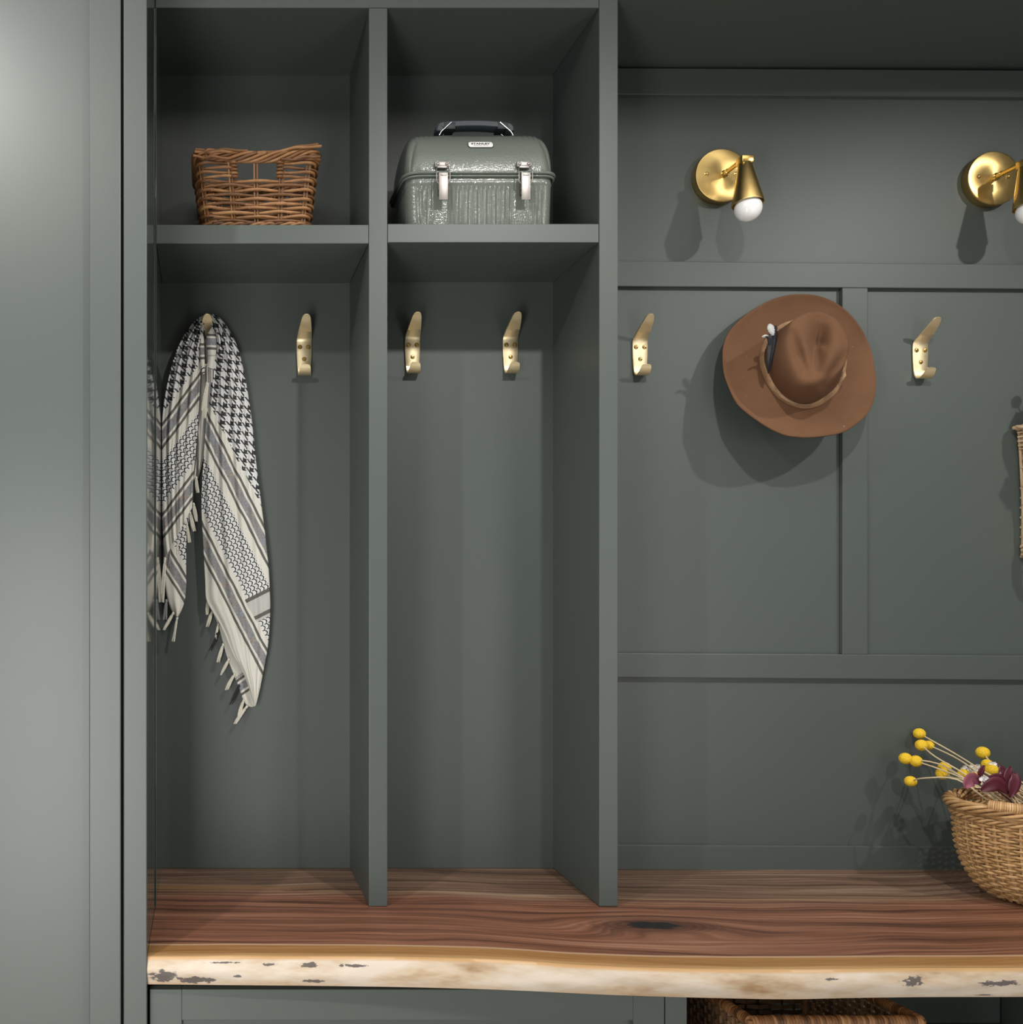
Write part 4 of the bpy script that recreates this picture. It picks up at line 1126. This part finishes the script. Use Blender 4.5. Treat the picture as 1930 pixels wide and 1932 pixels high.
bm = new_bm(); tube(bm, [W(1840, 1488, DB - .23), W(1880, 1490, DB - .215), W(1930, 1530, DB - .205), W(1968, 1600, DB - .2)], .0016, 6); obj('stem', bm, BURGUNDY, sp, 1.2)
def white_cluster(px, py, p, n, rx, ry, label, big=1.0):
    t = thing('white_dried_flower', label, 'flower', W(px, py, DB - p))
    for k in range(n):
        x, y = px + R.uniform(-rx, rx), py + R.uniform(-ry, ry) + (x_ := 0)
        bm = new_bm(); c = W(x, y, DB - p - R.uniform(-.006, .006)); s = .0052 * big
        for q in range(5):
            a = q * 2 * math.pi / 5 + k; e = Vector((math.cos(a), -.35, math.sin(a))) * s
            sd = Vector((-math.sin(a), 0, math.cos(a))) * s * .42
            vs = [bm.verts.new(c), bm.verts.new(c + e * .6 + sd), bm.verts.new(c + e + Vector((0, -.001, 0))), bm.verts.new(c + e * .6 - sd), bm.verts.new(c + e * .5 + Vector((0, .0018, 0)))]
            bm.faces.new(vs[:4]); bm.faces.new((vs[0], vs[3], vs[4])); bm.faces.new((vs[0], vs[4], vs[1])); bm.faces.new((vs[1], vs[4], vs[2])); bm.faces.new((vs[2], vs[4], vs[3]))
        bmesh.ops.create_icosphere(bm, subdivisions=1, radius=s * .3, matrix=Matrix.Translation(c))
        obj('floret', bm, PETAL_WHITE, t, 1.0)
    bm = new_bm(); tube(bm, [W(px, py, DB - p + .002), W(px + 20, py + 14, DB - (p + .2) / 2), W(px + 60, py + 50, DB - .2), W(1968, 1600, DB - .2)], .0014, 6); obj('stem', bm, STRAW, t, 1.2)
white_cluster(1829, 1452, .11, 26, 16, 8, 'white dried flower left of the burgundy leaves, above two yellow balls')
white_cluster(1873, 1443, .14, 8, 7, 4, 'white dried flower peeping out behind the large yellow ball')
white_cluster(1857, 1469, .225, 7, 8, 3, 'small white dried flower lying among the burgundy leaves')
dg_ = thing('dried_grass', 'pale dried stalks lying inside the oval willow basket at the right edge', 'grass', W(1950, 1540, DB - .2))
for k in range(16):
    x0, y0 = R.uniform(1915, 1935), 1474 + k * 2.6
    bm = new_bm(); tube(bm, [W(x0, y0, DB - R.uniform(.15, .19)), W(x0 + 28, y0 + 22, DB - .185), W(x0 + 56, y0 + 45 + R.uniform(0, 30), DB - .19)], .0016, 5); obj('stalk', bm, STRAW, dg_, 1.2)

# ------------------------------------------------------------------ wall basket at the right edge
def wall_basket():
    cxx = 1.988; zt, zb = ZC + .352, ZC + .055
    t = thing('wall_basket', 'tall pale wicker wall basket cut by the right edge, with purple flowers', 'basket', (cxx, DB, zt))
    def at(u, f, off=0):
        a = .094 + .010 * (1 - f) ** 2 - .010 * f * f * .3 + off; th = math.pi * (1 + u)
        return Vector((cxx + a * math.cos(th), DB - .010 + (a * 1.15) * math.sin(th) * .98, zt + (zb - zt) * f))
    bm = new_bm()
    for k in range(19): tube(bm, [at(k / 18, f / 12) for f in range(13)], .0026, 5)
    tag(obj('stakes', bm, PALEWICKER, t, 1.2), kind='stuff')
    bm = new_bm()
    for k in range(10): tube(bm, [at(i / 40, .16 + k * .072, .002 * math.cos(math.pi * (i * .45 + k))) for i in range(41)], .0019, 5)
    for k in range(7): tube(bm, [at(i / 60, .03 + k * .017, .003 * math.cos(math.pi * (i * .3 + k))) for i in range(61)], .0028, 5)
    for k in range(6): tube(bm, [at(i / 60, .915 + k * .017, .004 + .003 * math.cos(math.pi * (i * .3 + k))) for i in range(61)], .0028, 5)
    tag(obj('weave', bm, PALEWICKER, t, 1.2), kind='stuff')
    bm = new_bm()
    for j in range(4): tube(bm, [at(i / 90, -.005 + .012 * math.sin(i * .42 + j * 1.57) * .6, .006 + .0062 * math.cos(i * .42 + j * 1.57)) for i in range(91)], .0044, 6)
    tag(obj('plaited_rim', bm, PALEWICKER, t, 1.2), kind='stuff')
    bm = new_bm()
    for k in range(12):
        x = cxx - .09 + .18 * k / 11; tube(bm, [Vector((x, DB - .006, zb)), Vector((x, DB - .006, zt))], .004, 5)
    for k in range(14):
        z = zb + (zt - zb) * k / 13; tube(bm, [Vector((cxx - .095, DB - .005, z)), Vector((cxx + .095, DB - .005, z))], .0032, 5)
    tag(obj('back_weave', bm, PALEWICKER, t, 1.2), kind='stuff')
    fl = thing('purple_flower_bunch', 'bunch of purple dried flowers in the tall wicker wall basket at the right edge', 'flowers', (cxx, DB - .1, zt))
    for k, (x, p, z, r) in enumerate(((1.893, .055, .372, .016), (1.935, .11, .375, .030), (1.975, .10, .41, .034), (1.935, .15, .335, .026), (1.995, .13, .36, .036), (2.03, .10, .40, .034), (1.925, .075, .42, .022), (2.05, .13, .35, .030), (1.965, .165, .315, .024))):
        c = Vector((x, DB - p, ZC + z))
        bm = new_bm(); bmesh.ops.create_icosphere(bm, subdivisions=4, radius=r)
        for v in bm.verts: v.co = c + v.co * (1 + .35 * mnoise.noise(v.co * (2.2 / r) * .9 + Vector((k, 0, 0))) + .22 * mnoise.noise(v.co * (6 / r) + Vector((k, 3, 0))))
        obj('flower_head', bm, PURPLE, fl, 1.2)
        bm = new_bm(); tube(bm, [c, c.lerp(Vector((cxx, DB - .05, ZC + .3)), .6), Vector((cxx, DB - .05, ZC + .20))], .0018, 6); obj('stem', bm, STRAW, fl, 1.2)
    c = Vector((1.912, DB - .07, ZC + .465))
    fl = thing('craspedia_flower', 'yellow ball flower on a bent stem in the wall basket', 'flower', c)
    bm = new_bm(); bmesh.ops.create_icosphere(bm, subdivisions=3, radius=.0115, matrix=Matrix.Translation(c)); obj('flower_head', bm, YELLOW, fl, 3.2)
    bm = new_bm(); tube(bm, [c, Vector((1.940, DB - .07, ZC + .40)), Vector((cxx, DB - .05, ZC + .25))], .0016, 6); obj('stem', bm, STRAW, fl, 1.2)
wall_basket()

# ------------------------------------------------------------------ rattan basket under the bench
def under_basket():
    x0, x1, y0, y1 = 1.013, 1.330, 1.728, 2.06; zr = ZC - .812; zb = .1005
    t = thing('rattan_basket', 'dark rectangular woven rattan basket with wrapped rim, in the open bay under the bench', 'basket', ((x0 + x1) / 2, (y0 + y1) / 2, zb))
    drop = lambda y: -.095 * (y - y0)
    def wall_(A, B, nst):
        A, B = Vector(A), Vector(B); dr = (B - A).normalized(); nv = Vector((dr.y, -dr.x, 0)); Ln = (B - A).length
        bm = new_bm()
        for k in range(nst + 1):
            c = A + dr * (Ln * k / nst); zt = zr + drop(c.y) - .008
            tube(bm, [Vector((c.x, c.y, zb + .004)), Vector((c.x, c.y, zt))], .0040, 4, squash=(.35, 1) if abs(dr.x) > .5 else (1, .35))
        rows = 24; ph = .0122
        for r in range(rows):
            pts = []; n = nst * 3
            for i in range(n + 1):
                f = i / n; c = A + dr * (Ln * f) + nv * (.0030 * math.cos(math.pi * (f * nst + r)))
                pts.append(Vector((c.x, c.y, zr + drop(c.y) - .018 - r * ph)))
            pts = [p for p in pts if p.z > zb + .004]
            if len(pts) < 2: continue
            # flat strip
            q = []
            for p in pts: q.append([bm.verts.new(p + Vector((0, 0, dz)) + nv * dn) for dz, dn in ((-.0046, 0), (-.0046, .0012), (.0046, .0012), (.0046, 0))])
            for a, b in zip(q, q[1:]):
                for j in range(4): bm.faces.new((a[j], a[(j + 1) % 4], b[(j + 1) % 4], b[j]))
            bm.faces.new(q[0][::-1]); bm.faces.new(q[-1])
        bmesh.ops.recalc_face_normals(bm, faces=bm.faces)
        tag(obj('woven_side', bm, RATTAN, t, 0.8), kind='stuff')
    wall_((x0, y1, 0), (x0, y0, 0), 24); wall_((x0, y0, 0), (x1, y0, 0), 23); wall_((x1, y0, 0), (x1, y1, 0), 24); wall_((x1, y1, 0), (x0, y1, 0), 12)
    bx('basket_base', RATTAN, t, x0, x1, y0, y1, zb + .001, zb + .006, bev=.001)
    for A, B, r in (((x0, y1), (x0, y0), .0105), ((x0, y0), (x1, y0), .0105), ((x1, y0), (x1, y1), .0105), ((x1, y1), (x0, y1), .0105)):
        A = Vector((A[0], A[1], zr + drop(A[1]) - .009)); B = Vector((B[0], B[1], zr + drop(B[1]) - .009)); Ln = (B - A).length; n = int(Ln / .0056); bm = new_bm(); dr = (B - A).normalized()
        s1 = Vector((dr.y, -dr.x, 0)).normalized(); s2 = dr.cross(s1)
        for k in range(n):
            c = A + dr * (Ln * (k + .5) / n); tl = R.uniform(-.0012, .0012); rr = r * R.uniform(.96, 1.05); ring = []
            lo, hi = [], []
            rings = []
            for off, rm in ((-.0029, .93), (-.0014, 1.0), (.0014, 1.0), (.0029, .93)):
                rings.append([bm.verts.new(c + dr * (off + tl * math.sin(a)) + (s1 * math.cos(a) + s2 * math.sin(a)) * rr * rm) for a in [q * math.pi / 6 for q in range(12)]])
            for P, Q in zip(rings, rings[1:]):
                for j in range(12): bm.faces.new((P[j], P[(j + 1) % 12], Q[(j + 1) % 12], Q[j]))
            bm.faces.new(rings[0][::-1]); bm.faces.new(rings[-1])
        bmesh.ops.recalc_face_normals(bm, faces=bm.faces); obj('wrapped_rim', bm, WICKER, t, 0.9)
    for X, Y in ((x0, y0), (x1, y0), (x0, y1), (x1, y1)):
        bm = new_bm(); tube(bm, [Vector((X, Y, zb + .002)), Vector((X, Y, zr + drop(Y) - .006))], .0085, 10); obj('corner_post', bm, WICKER, t, 1.2)
under_basket()
